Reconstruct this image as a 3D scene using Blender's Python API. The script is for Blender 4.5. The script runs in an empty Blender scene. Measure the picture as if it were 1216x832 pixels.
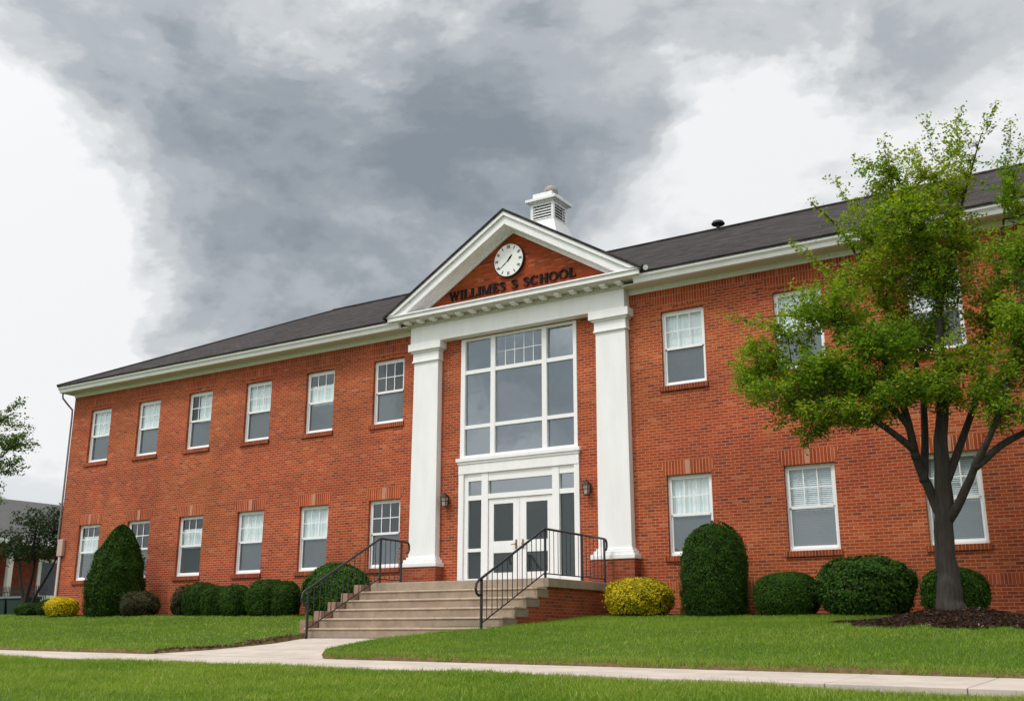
import bpy, bmesh, math, random
import numpy as np
from mathutils import Vector, Matrix
R = math.radians
random.seed(7); rng = np.random.default_rng(11)
SC = bpy.context.scene
COL = SC.collection

# ------------------------------------------------------------------ camera
cam_d = bpy.data.cameras.new('camera'); cam = bpy.data.objects.new('camera', cam_d); COL.objects.link(cam)
cam_d.sensor_width = 36; cam_d.lens = 36*1256.2/1216; cam_d.clip_start = .05; cam_d.clip_end = 3000
CAM = Vector((13.0, -24.0, -0.324))
yaw, pit, roll = 0.5704, 0.2639, 0.00196
cam.location = CAM
cam.matrix_world = (Matrix.Translation(CAM) @ Matrix.Rotation(yaw, 4, 'Z') @ Matrix.Rotation(math.pi/2+pit, 4, 'X')
                    @ Matrix.Rotation(roll, 4, 'Z'))
SC.camera = cam

# ------------------------------------------------------------------ sky, sun, exposure
SUN_AZ, SUN_EL = R(-158), R(57)          # azimuth from +Y towards +X
W = bpy.data.worlds.new('World'); SC.world = W; W.use_nodes = True
W.cycles.sampling_method = 'MANUAL'; W.cycles.sample_map_resolution = 512
nt = W.node_tree; N = nt.nodes; L = nt.links
for n in list(N): N.remove(n)
def mth(op, a, b=None, c=None, clamp=False, t=None):
    t = t or nt
    n = t.nodes.new('ShaderNodeMath'); n.operation = op; n.use_clamp = clamp
    for i, v in enumerate((a, b, c)):
        if v is None: continue
        if isinstance(v, (int, float)): n.inputs[i].default_value = v
        else: t.links.new(v, n.inputs[i])
    return n.outputs[0]
def dirv(az, el):
    az, el = R(az), R(el)
    return (math.sin(az)*math.cos(el), math.cos(az)*math.cos(el), math.sin(el))
out = N.new('ShaderNodeOutputWorld'); bg = N.new('ShaderNodeBackground'); bg.inputs[1].default_value = 0.1
sky = N.new('ShaderNodeTexSky'); sky.sky_type = 'NISHITA'; sky.sun_disc = False
sky.sun_elevation = SUN_EL; sky.sun_rotation = SUN_AZ
tc = N.new('ShaderNodeTexCoord')
# cloud layer: soft dark masses (direction lobes) broken up by fractal noise
def noise(scale, detail, rough, vec, dist=0.):
    n = N.new('ShaderNodeTexNoise'); n.inputs['Scale'].default_value = scale; n.inputs['Detail'].default_value = detail
    n.inputs['Roughness'].default_value = rough; n.inputs['Distortion'].default_value = dist
    L.new(vec, n.inputs['Vector']); return n
mp = N.new('ShaderNodeMapping'); mp.inputs['Scale'].default_value = (1, 1, 1.7); L.new(tc.outputs['Generated'], mp.inputs[0])
n1 = noise(3.2, 7, .56, mp.outputs[0], .25)
n2 = noise(9.0, 6, .58, mp.outputs[0], .1)
warp = N.new('ShaderNodeVectorMath'); warp.operation = 'SUBTRACT'; L.new(n1.outputs['Color'], warp.inputs[0]); warp.inputs[1].default_value = (.5, .5, .5)
wsc = N.new('ShaderNodeVectorMath'); wsc.operation = 'SCALE'; L.new(warp.outputs[0], wsc.inputs[0]); wsc.inputs['Scale'].default_value = .42
wadd = N.new('ShaderNodeVectorMath'); wadd.operation = 'ADD'; L.new(tc.outputs['Generated'], wadd.inputs[0]); L.new(wsc.outputs[0], wadd.inputs[1])
wn = N.new('ShaderNodeVectorMath'); wn.operation = 'NORMALIZE'; L.new(wadd.outputs[0], wn.inputs[0])
def lobe(az, el, sig, w, vec):
    d = N.new('ShaderNodeVectorMath'); d.operation = 'DOT_PRODUCT'; L.new(vec, d.inputs[0]); d.inputs[1].default_value = dirv(az, el)
    k = 1/(R(sig)**2)
    return mth('MULTIPLY', mth('EXPONENT', mth('MULTIPLY', mth('SUBTRACT', d.outputs['Value'], 1.), k)), w)
LOBES = [(-45, 20.5, 3.5, .30), (-49, 22, 3.5, .22), (-39, 21.5, 3.5, .30), (-41, 25.5, 3.5, .45), (-36, 24.5, 3, .35), (-33, 24.3, 3.2, .38), (-29, 27, 3, .32), (-24.5, 28.5, 2.6, .25), (-47, 24.3, 4.5, .62), (-42, 25.3, 4.5, .50), (-43, 21.8, 4.5, .36), (-36, 25, 4.5, .45), (-31.5, 28.3, 4.2, .42), (-28, 31, 4.2, .36),
         (-52, 27, 5, .34), (-57.6, 29, 5, .18), (-50, 20, 3.5, .42), (-46, 19.2, 3.2, .36), (-20, 31, 3, .42), (-10.5, 31.3, 3.6, .45),
         (-17, 29, 2.5, .35), (-58, 19.5, 6, -.45), (-26, 21.6, 3.4, -.3), (-15.4, 27.7, 3, -.8), (-38.5, 33, 3.5, -.8), (-22.5, 26.5, 2.5, -.4), (-57, 25, 3, -.35), (-48, 16.5, 3, .4), (-51.5, 18.5, 3, .3),
         (-41.5, 18.3, 2.2, -.1), (-13.9, 23.5, 4, .12), (-56, 13, 7, -.2), (-48.7, 28.6, 1.2, -.22),
         (-143, 19, 2.6, 1.3), (-151, 13, 2.6, 1.1), (-147, 24, 2, -.6), (-139, 14, 2, -.7), (-158, 19, 4, .9), (-134, 23, 4, .9), (-128, 14, 6, .5), (-150, 34, 6, .5)]
acc = None
for a in LOBES:
    v = lobe(*a, wn.outputs[0]); acc = v if acc is None else mth('ADD', acc, v)
vo = N.new('ShaderNodeTexVoronoi'); vo.feature = 'F1'; vo.inputs['Scale'].default_value = 5.; vo.inputs['Detail'].default_value = 3; vo.inputs['Roughness'].default_value = .5; vo.inputs['Lacunarity'].default_value = 2.3; vo.normalize = True
vw = N.new('ShaderNodeVectorMath'); vw.operation = 'ADD'; L.new(mp.outputs[0], vw.inputs[0]); L.new(wsc.outputs[0], vw.inputs[1]); L.new(vw.outputs[0], vo.inputs['Vector'])
puff = mth('MULTIPLY', mth('SUBTRACT', .30, vo.outputs['Distance']), .95)
nz = mth('ADD', mth('MULTIPLY', mth('SUBTRACT', n1.outputs['Fac'], .5), 1.55), mth('MULTIPLY', mth('SUBTRACT', n2.outputs['Fac'], .5), .85))
acc = mth('MULTIPLY', mth('SUBTRACT', 1., mth('EXPONENT', mth('MULTIPLY', acc, -.85))), .88)
dens = mth('ADD', mth('ADD', acc, mth('ADD', nz, puff)), .115)
cr = N.new('ShaderNodeValToRGB'); e = cr.color_ramp.elements; cr.color_ramp.interpolation = 'EASE'
e[0].position = .0; e[0].color = (.87, .875, .88, 1); e[1].position = 1.1; e[1].color = (.23, .265, .30, 1)
for p, c in ((.20, (.73, .75, .765, 1)), (.38, (.56, .585, .605, 1)), (.58, (.42, .45, .48, 1)), (.78, (.31, .345, .38, 1)), (.93, (.25, .285, .32, 1))):
    q = e.new(p); q.color = c
e[len(e)-1].position = 1.
L.new(dens, cr.inputs[0])
# extra sky brightness added round the sun, behind the viewer, to light the facade
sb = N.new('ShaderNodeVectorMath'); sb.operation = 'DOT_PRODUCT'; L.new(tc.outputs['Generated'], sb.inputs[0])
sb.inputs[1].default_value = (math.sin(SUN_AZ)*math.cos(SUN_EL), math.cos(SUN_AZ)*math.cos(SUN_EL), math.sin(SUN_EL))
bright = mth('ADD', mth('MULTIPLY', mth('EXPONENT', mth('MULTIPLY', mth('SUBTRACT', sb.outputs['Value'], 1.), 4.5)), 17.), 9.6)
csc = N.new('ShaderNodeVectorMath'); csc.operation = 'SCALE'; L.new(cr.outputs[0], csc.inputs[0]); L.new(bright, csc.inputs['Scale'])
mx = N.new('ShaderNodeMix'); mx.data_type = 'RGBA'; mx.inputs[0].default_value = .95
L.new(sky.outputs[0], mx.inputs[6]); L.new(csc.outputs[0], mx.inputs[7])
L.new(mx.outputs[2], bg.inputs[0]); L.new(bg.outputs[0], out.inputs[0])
sun_d = bpy.data.lights.new('sun', 'SUN'); sun_d.energy = 1.7; sun_d.angle = R(12); sun_d.color = (1, .96, .9)
sun = bpy.data.objects.new('sun', sun_d); COL.objects.link(sun)
sdir = Vector((math.sin(SUN_AZ)*math.cos(SUN_EL), math.cos(SUN_AZ)*math.cos(SUN_EL), math.sin(SUN_EL)))
sun.rotation_euler = (-sdir).to_track_quat('-Z', 'Y').to_euler(); sun.location = sdir*80
vs = SC.view_settings; vs.view_transform = 'Standard'; vs.look = 'None'; vs.exposure = 0.12; vs.gamma = 1; vs.use_curve_mapping = False
SC.render.engine = 'CYCLES'
SC.cycles.max_bounces = 8; SC.cycles.transparent_max_bounces = 12

# ------------------------------------------------------------------ helpers
def tag(o, label=None, cat=None, group=None, kind=None):
    for k, v in (('label', label), ('category', cat), ('group', group), ('kind', kind)):
        if v: o[k] = v
    return o
def empty(name, loc=(0, 0, 0)):
    o = bpy.data.objects.new(name, None); o.location = loc; o.empty_display_size = .2; COL.objects.link(o); return o
class MB:
    def __init__(s): s.v = []; s.f = []
    def add(s, vs, fs):
        b = len(s.v); s.v += [tuple(v) for v in vs]; s.f += [tuple(i+b for i in f) for f in fs]; return s
    def box(s, x0, x1, y0, y1, z0, z1):
        return s.add([(x0,y0,z0),(x1,y0,z0),(x1,y1,z0),(x0,y1,z0),(x0,y0,z1),(x1,y0,z1),(x1,y1,z1),(x0,y1,z1)],
                     [(0,3,2,1),(4,5,6,7),(0,1,5,4),(1,2,6,5),(2,3,7,6),(3,0,4,7)])
    def quad(s, a, b, c, d): return s.add([a, b, c, d], [(0,1,2,3)])
    def prism(s, poly, y0, y1):                     # polygon in (x,z), extruded along y
        n = len(poly)
        vs = [(x, y0, z) for x, z in poly]+[(x, y1, z) for x, z in poly]
        return s.add(vs, [tuple(range(n)), tuple(range(2*n-1, n-1, -1))]+[(i, i+n, (i+1) % n+n, (i+1) % n) for i in range(n)])
    def prismx(s, poly, x0, x1):                    # polygon in (y,z), extruded along x
        n = len(poly)
        vs = [(x0, y, z) for y, z in poly]+[(x1, y, z) for y, z in poly]
        return s.add(vs, [tuple(range(n)), tuple(range(2*n-1, n-1, -1))]+[(i, i+n, (i+1) % n+n, (i+1) % n) for i in range(n)])
    def tube(s, pts, rad, n=8, cap=True):
        pts = [Vector(p) for p in pts]; rad = rad if isinstance(rad, (list, tuple)) else [rad]*len(pts)
        rings = []; up = None
        for i, p in enumerate(pts):
            t = (pts[min(i+1, len(pts)-1)]-pts[max(i-1, 0)]).normalized()
            if up is None: up = t.orthogonal().normalized()
            up = (up-t*up.dot(t)); up = up.normalized() if up.length > 1e-6 else t.orthogonal().normalized()
            w = t.cross(up)
            rings.append([p+(up*math.cos(a)+w*math.sin(a))*rad[i] for a in (2*math.pi*k/n for k in range(n))])
        b = [v for r in rings for v in r]; fs = []
        for i in range(len(pts)-1):
            for k in range(n):
                fs.append((i*n+k, i*n+(k+1) % n, (i+1)*n+(k+1) % n, (i+1)*n+k))
        if cap: fs += [tuple(range(n-1, -1, -1)), tuple((len(pts)-1)*n+k for k in range(n))]
        return s.add(b, fs)
    def lathe(s, c, prof, n=24):
        b = []; fs = []
        for r, z in prof:
            b += [(c[0]+r*math.cos(2*math.pi*k/n), c[1]+r*math.sin(2*math.pi*k/n), c[2]+z) for k in range(n)]
        for i in range(len(prof)-1):
            for k in range(n): fs.append((i*n+k, i*n+(k+1) % n, (i+1)*n+(k+1) % n, (i+1)*n+k))
        fs += [tuple(range(n-1, -1, -1)), tuple((len(prof)-1)*n+k for k in range(n))]
        return s.add(b, fs)
    def build(s, name, mat, parent=None, bevel=0, smooth=False, origin=None):
        me = bpy.data.meshes.new(name)
        v = s.v if origin is None else [(a-origin[0], b-origin[1], c-origin[2]) for a, b, c in s.v]
        me.from_pydata(v, [], s.f); me.validate()
        bm = bmesh.new(); bm.from_mesh(me); bmesh.ops.recalc_face_normals(bm, faces=bm.faces); bm.to_mesh(me); bm.free()
        me.materials.append(mat)
        if smooth: me.polygons.foreach_set('use_smooth', [True]*len(me.polygons))
        o = bpy.data.objects.new(name, me); COL.objects.link(o)
        if origin is not None: o.location = origin
        if parent: o.parent = parent
        if bevel:
            m = o.modifiers.new('bevel', 'BEVEL'); m.width = bevel; m.segments = 2; m.limit_method = 'ANGLE'; m.angle_limit = R(40)
        return o
def np_mesh(name, verts, nper, mat, tint=None, parent=None):
    """verts (N*nper,3); every nper verts one face; tint (N*nper,3) point colours"""
    me = bpy.data.meshes.new(name); nv = len(verts); nf = nv//nper
    me.vertices.add(nv); me.vertices.foreach_set('co', np.ascontiguousarray(verts, dtype=np.float32).ravel())
    me.loops.add(nv); me.loops.foreach_set('vertex_index', np.arange(nv, dtype=np.int32))
    me.polygons.add(nf); me.polygons.foreach_set('loop_start', np.arange(0, nv, nper, dtype=np.int32))
    me.update(calc_edges=True)
    if tint is not None:
        a = me.color_attributes.new('tint', 'FLOAT_COLOR', 'POINT')
        c = np.ones((nv, 4), dtype=np.float32); c[:, :3] = tint; a.data.foreach_set('color', c.ravel())
    me.materials.append(mat)
    o = bpy.data.objects.new(name, me); COL.objects.link(o)
    if parent: o.parent = parent
    return o
def copy_tree(o, parent=None):
    c = o.copy(); COL.objects.link(c)
    if parent: c.parent = parent
    for ch in list(o.children): copy_tree(ch, c)
    return c

# ------------------------------------------------------------------ materials
def mat_new(name):
    m = bpy.data.materials.new(name); m.use_nodes = True
    t = m.node_tree; b = t.nodes['Principled BSDF']; return m, t, b
def simple(name, col, rough=.5, metal=0., var=.12, scale=6., bump=.0, bscale=80., col2=None, spec=.5, stretch=None):
    m, t, b = mat_new(name)
    g = t.nodes.new('ShaderNodeNewGeometry'); src = g.outputs['Position']
    if stretch:
        mpp = t.nodes.new('ShaderNodeMapping'); mpp.inputs['Scale'].default_value = stretch; t.links.new(src, mpp.inputs[0]); src = mpp.outputs[0]
    n = t.nodes.new('ShaderNodeTexNoise'); n.inputs['Scale'].default_value = scale; n.inputs['Detail'].default_value = 6; n.inputs['Roughness'].default_value = .65
    t.links.new(src, n.inputs['Vector'])
    r = t.nodes.new('ShaderNodeValToRGB'); r.color_ramp.elements[0].position = .3; r.color_ramp.elements[1].position = .72
    c2 = col2 or tuple(c*(1-var) for c in col)
    r.color_ramp.elements[0].color = (*c2, 1); r.color_ramp.elements[1].color = (*col, 1)
    t.links.new(n.outputs['Fac'], r.inputs[0]); t.links.new(r.outputs[0], b.inputs['Base Color'])
    b.inputs['Roughness'].default_value = rough; b.inputs['Metallic'].default_value = metal; b.inputs['Specular IOR Level'].default_value = spec
    if bump:
        n2 = t.nodes.new('ShaderNodeTexNoise'); n2.inputs['Scale'].default_value = bscale; n2.inputs['Detail'].default_value = 5
        t.links.new(src, n2.inputs['Vector'])
        bp = t.nodes.new('ShaderNodeBump'); bp.inputs['Strength'].default_value = bump; bp.inputs['Distance'].default_value = .02
        t.links.new(n2.outputs['Fac'], bp.inputs['Height']); t.links.new(bp.outputs[0], b.inputs['Normal'])
    return m
def brick_mat(name, soldier=False, bw=.213, rh=.0735, mort=.0085, hue=1.0, dark=.0, mortar=(.44, .215, .14), roof=False, shift=(0, 0)):
    m, t, b = mat_new(name); NN = t.nodes; K = t.links
    g = NN.new('ShaderNodeNewGeometry'); s = NN.new('ShaderNodeSeparateXYZ'); K.new(g.outputs['Position'], s.inputs[0])
    sn = NN.new('ShaderNodeSeparateXYZ'); K.new(g.outputs['True Normal'], sn.inputs[0])
    ax = mth('GREATER_THAN', mth('ABSOLUTE', sn.outputs[0], t=t), .6, t=t)
    az = mth('GREATER_THAN', mth('ABSOLUTE', sn.outputs[2], t=t), .8, t=t)
    def mixv(f, a, c):
        n = NN.new('ShaderNodeMix'); n.data_type = 'FLOAT'; K.new(f, n.inputs[0]); K.new(a, n.inputs[2]); K.new(c, n.inputs[3]); return n.outputs[0]
    u = mixv(ax, s.outputs[0], s.outputs[1]); v = mixv(az, s.outputs[2], s.outputs[1])
    if shift[0]: u = mth('ADD', u, shift[0], t=t)
    if shift[1]: v = mth('ADD', v, shift[1], t=t)
    cb = NN.new('ShaderNodeCombineXYZ'); K.new(v if soldier else u, cb.inputs[0]); K.new(u if soldier else v, cb.inputs[1])
    br = NN.new('ShaderNodeTexBrick'); K.new(cb.outputs[0], br.inputs['Vector'])
    br.inputs['Scale'].default_value = 1; br.inputs['Brick Width'].default_value = bw; br.inputs['Row Height'].default_value = rh
    br.inputs['Mortar Size'].default_value = mort; br.inputs['Mortar Smooth'].default_value = .15; br.inputs['Bias'].default_value = 0
    br.offset = 0. if soldier else .5
    br.inputs['Color1'].default_value = (0, 0, 0, 1); br.inputs['Color2'].default_value = (1, 1, 1, 1); br.inputs['Mortar'].default_value = (.5, .5, .5, 1)
    # a second, per brick value: cell noise at the brick's own cell would drift, so use the brick node's own tint
    rp = NN.new('ShaderNodeValToRGB'); e = rp.color_ramp.elements
    base = [(.0, (.16, .045, .030)), (.06, (.26, .060, .030)), (.4, (.325, .070, .030)), (.7, (.375, .082, .033)), (.92, (.395, .096, .043)), (1., (.43, .14, .072))]
    e[0].position = 0; e[0].color = (*base[0][1], 1); e[1].position = 1; e[1].color = (*base[-1][1], 1)
    for p, c in base[1:-1]:
        q = e.new(p); q.color = (*c, 1)
    K.new(br.outputs['Color'], rp.inputs[0])
    n = NN.new('ShaderNodeTexNoise'); n.inputs['Scale'].default_value = .55; n.inputs['Detail'].default_value = 7; n.inputs['Roughness'].default_value = .62
    K.new(g.outputs['Position'], n.inputs['Vector'])
    n3 = NN.new('ShaderNodeTexNoise'); n3.inputs['Scale'].default_value = 45; n3.inputs['Detail'].default_value = 4
    K.new(g.outputs['Position'], n3.inputs['Vector'])
    mm = NN.new('ShaderNodeMix'); mm.data_type = 'RGBA'; K.new(br.outputs['Fac'], mm.inputs[0]); K.new(rp.outputs[0], mm.inputs[6]); mm.inputs[7].default_value = (*mortar, 1)
    gain = mth('ADD', mth('MULTIPLY', mth('SUBTRACT', n.outputs['Fac'], .5, t=t), .9, t=t), mth('MULTIPLY', mth('SUBTRACT', n3.outputs['Fac'], .5, t=t), .5, t=t), t=t)
    mb_ = NN.new('ShaderNodeMapping'); mb_.inputs['Scale'].default_value = (.16, .16, 1.3); K.new(g.outputs['Position'], mb_.inputs[0])
    nb_ = NN.new('ShaderNodeTexNoise'); nb_.inputs['Scale'].default_value = 1.; nb_.inputs['Detail'].default_value = 5; K.new(mb_.outputs[0], nb_.inputs['Vector'])
    gain = mth('ADD', gain, mth('MULTIPLY', mth('SUBTRACT', nb_.outputs['Fac'], .5, t=t), .85, t=t), t=t)
    gain = mth('MULTIPLY', mth('ADD', gain, 1., t=t), 1-dark, t=t)
    sc = NN.new('ShaderNodeVectorMath'); sc.operation = 'SCALE'; K.new(mm.outputs[2], sc.inputs[0]); K.new(gain, sc.inputs['Scale'])
    # old water and salt marks
    n4 = NN.new('ShaderNodeTexNoise'); n4.inputs['Scale'].default_value = 1.4; n4.inputs['Detail'].default_value = 8; n4.inputs['Roughness'].default_value = .7
    mp2 = NN.new('ShaderNodeMapping'); mp2.inputs['Scale'].default_value = (1, 1, .45); K.new(g.outputs['Position'], mp2.inputs[0]); K.new(mp2.outputs[0], n4.inputs['Vector'])
    st = NN.new('ShaderNodeValToRGB'); st.color_ramp.elements[0].position = .6; st.color_ramp.elements[1].position = .78; K.new(n4.outputs['Fac'], st.inputs[0])
    fac = mth('MULTIPLY', st.outputs[0], .6, t=t)
    m2 = NN.new('ShaderNodeMix'); m2.data_type = 'RGBA'; K.new(fac, m2.inputs[0]); K.new(sc.outputs[0], m2.inputs[6]); m2.inputs[7].default_value = (.13, .05, .038, 1)
    n5 = NN.new('ShaderNodeTexNoise'); n5.inputs['Scale'].default_value = .38; n5.inputs['Detail'].default_value = 6; n5.inputs['Roughness'].default_value = .6
    K.new(g.outputs['Position'], n5.inputs['Vector'])
    hs5 = NN.new('ShaderNodeHueSaturation'); K.new(m2.outputs[2], hs5.inputs['Color'])
    K.new(mth('ADD', .5, mth('MULTIPLY', mth('SUBTRACT', n5.outputs['Fac'], .53, t=t), .032, t=t), t=t), hs5.inputs['Hue']); hs5.inputs['Saturation'].default_value = 1.06
    K.new(hs5.outputs[0], b.inputs['Base Color']); b.inputs['Roughness'].default_value = .88; b.inputs['Specular IOR Level'].default_value = .25
    bp = NN.new('ShaderNodeBump'); bp.inputs['Strength'].default_value = .55; bp.inputs['Distance'].default_value = .012
    h = mth('ADD', mth('MULTIPLY', mth('SUBTRACT', 1., br.outputs['Fac'], t=t), 1., t=t), mth('MULTIPLY', n3.outputs['Fac'], .3, t=t), t=t)
    K.new(h, bp.inputs['Height']); K.new(bp.outputs[0], b.inputs['Normal'])
    return m
def shingle_mat():
    m, t, b = mat_new('roof_shingle'); NN = t.nodes; K = t.links
    g = NN.new('ShaderNodeNewGeometry'); s = NN.new('ShaderNodeSeparateXYZ'); K.new(g.outputs['Position'], s.inputs[0])
    sn = NN.new('ShaderNodeSeparateXYZ'); K.new(g.outputs['True Normal'], sn.inputs[0])
    ax = mth('GREATER_THAN', mth('ABSOLUTE', sn.outputs[0], t=t), .3, t=t)
    n = NN.new('ShaderNodeMix'); n.data_type = 'FLOAT'; K.new(ax, n.inputs[0]); K.new(s.outputs[0], n.inputs[2]); K.new(s.outputs[1], n.inputs[3])
    cb = NN.new('ShaderNodeCombineXYZ'); K.new(n.outputs[0], cb.inputs[0]); K.new(mth('MULTIPLY', s.outputs[2], 2.2, t=t), cb.inputs[1])
    br = NN.new('ShaderNodeTexBrick'); K.new(cb.outputs[0], br.inputs['Vector']); br.inputs['Scale'].default_value = 1
    br.inputs['Brick Width'].default_value = .3; br.inputs['Row Height'].default_value = .145; br.inputs['Mortar Size'].default_value = .008; br.offset = .5
    br.inputs['Color1'].default_value = (.030, .025, .025, 1); br.inputs['Color2'].default_value = (.075, .062, .06, 1); br.inputs['Mortar'].default_value = (.018, .016, .016, 1)
    no = NN.new('ShaderNodeTexNoise'); no.inputs['Scale'].default_value = 1.2; no.inputs['Detail'].default_value = 7; K.new(g.outputs['Position'], no.inputs['Vector'])
    no2 = NN.new('ShaderNodeTexNoise'); no2.inputs['Scale'].default_value = 60; no2.inputs['Detail'].default_value = 3; K.new(g.outputs['Position'], no2.inputs['Vector'])
    gain = mth('ADD', mth('ADD', mth('MULTIPLY', no.outputs['Fac'], .95, t=t), mth('MULTIPLY', no2.outputs['Fac'], .6, t=t), t=t), -.02, t=t)
    sc = NN.new('ShaderNodeVectorMath'); sc.operation = 'SCALE'; K.new(br.outputs['Color'], sc.inputs[0]); K.new(gain, sc.inputs['Scale'])
    K.new(sc.outputs[0], b.inputs['Base Color']); b.inputs['Roughness'].default_value = .9; b.inputs['Specular IOR Level'].default_value = .2
    bp = NN.new('ShaderNodeBump'); bp.inputs['Strength'].default_value = .7; bp.inputs['Distance'].default_value = .02
    K.new(mth('SUBTRACT', 1., br.outputs['Fac'], t=t), bp.inputs['Height']); K.new(bp.outputs[0], b.inputs['Normal'])
    return m
def glass_mat(name, body=0., bodycol=(.05, .055, .06), base=.10, tint=(.8, .86, .88), wav=.02):
    """window glass: partly clear, partly a mirror; body > 0 adds a flat tone: insect screen grey, reflections put into the colour"""
    m, t, b = mat_new(name); NN = t.nodes; K = t.links; NN.remove(b)
    o = [n for n in NN if n.type == 'OUTPUT_MATERIAL'][0]
    tr = NN.new('ShaderNodeBsdfTransparent'); tr.inputs[0].default_value = (*tint, 1)
    df = NN.new('ShaderNodeBsdfDiffuse'); df.inputs[0].default_value = (*bodycol, 1)
    gl = NN.new('ShaderNodeBsdfGlossy'); gl.inputs['Roughness'].default_value = .03; gl.inputs[0].default_value = (.86, .95, 1, 1)
    g = NN.new('ShaderNodeNewGeometry'); n = NN.new('ShaderNodeTexNoise'); n.inputs['Scale'].default_value = 1.3; n.inputs['Detail'].default_value = 2
    K.new(g.outputs['Position'], n.inputs['Vector'])
    bp = NN.new('ShaderNodeBump'); bp.inputs['Strength'].default_value = wav*4; bp.inputs['Distance'].default_value = .05; K.new(n.outputs['Fac'], bp.inputs['Height']); K.new(bp.outputs[0], gl.inputs['Normal'])
    m1 = NN.new('ShaderNodeMixShader'); m1.inputs[0].default_value = body; K.new(tr.outputs[0], m1.inputs[1]); K.new(df.outputs[0], m1.inputs[2])
    lw = NN.new('ShaderNodeLayerWeight'); lw.inputs['Blend'].default_value = .5
    f = mth('MULTIPLY_ADD', mth('POWER', lw.outputs['Facing'], 4., t=t), .75, base, clamp=True, t=t)
    m2 = NN.new('ShaderNodeMixShader'); K.new(f, m2.inputs[0]); K.new(m1.outputs[0], m2.inputs[1]); K.new(gl.outputs[0], m2.inputs[2])
    K.new(m2.outputs[0], o.inputs[0]); return m
def leaf_mat(name, gain=(1, 1, 1), trans=.35, rough=.5, spec=.35):
    m, t, b = mat_new(name); NN = t.nodes; K = t.links
    a = NN.new('ShaderNodeAttribute'); a.attribute_name = 'tint'
    K.new(a.outputs['Color'], b.inputs['Base Color']); b.inputs['Roughness'].default_value = rough; b.inputs['Specular IOR Level'].default_value = spec
    if trans:
        o = [n for n in NN if n.type == 'OUTPUT_MATERIAL'][0]
        tl = NN.new('ShaderNodeBsdfTranslucent'); mu = NN.new('ShaderNodeMix'); mu.data_type = 'RGBA'; mu.blend_type = 'MULTIPLY'; mu.inputs[0].default_value = 1
        K.new(a.outputs['Color'], mu.inputs[6]); mu.inputs[7].default_value = (1.5, 1.5, .7, 1); K.new(mu.outputs[2], tl.inputs[0])
        ms = NN.new('ShaderNodeMixShader'); ms.inputs[0].default_value = trans; K.new(b.outputs[0], ms.inputs[1]); K.new(tl.outputs[0], ms.inputs[2]); K.new(ms.outputs[0], o.inputs[0])
    return m
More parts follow.
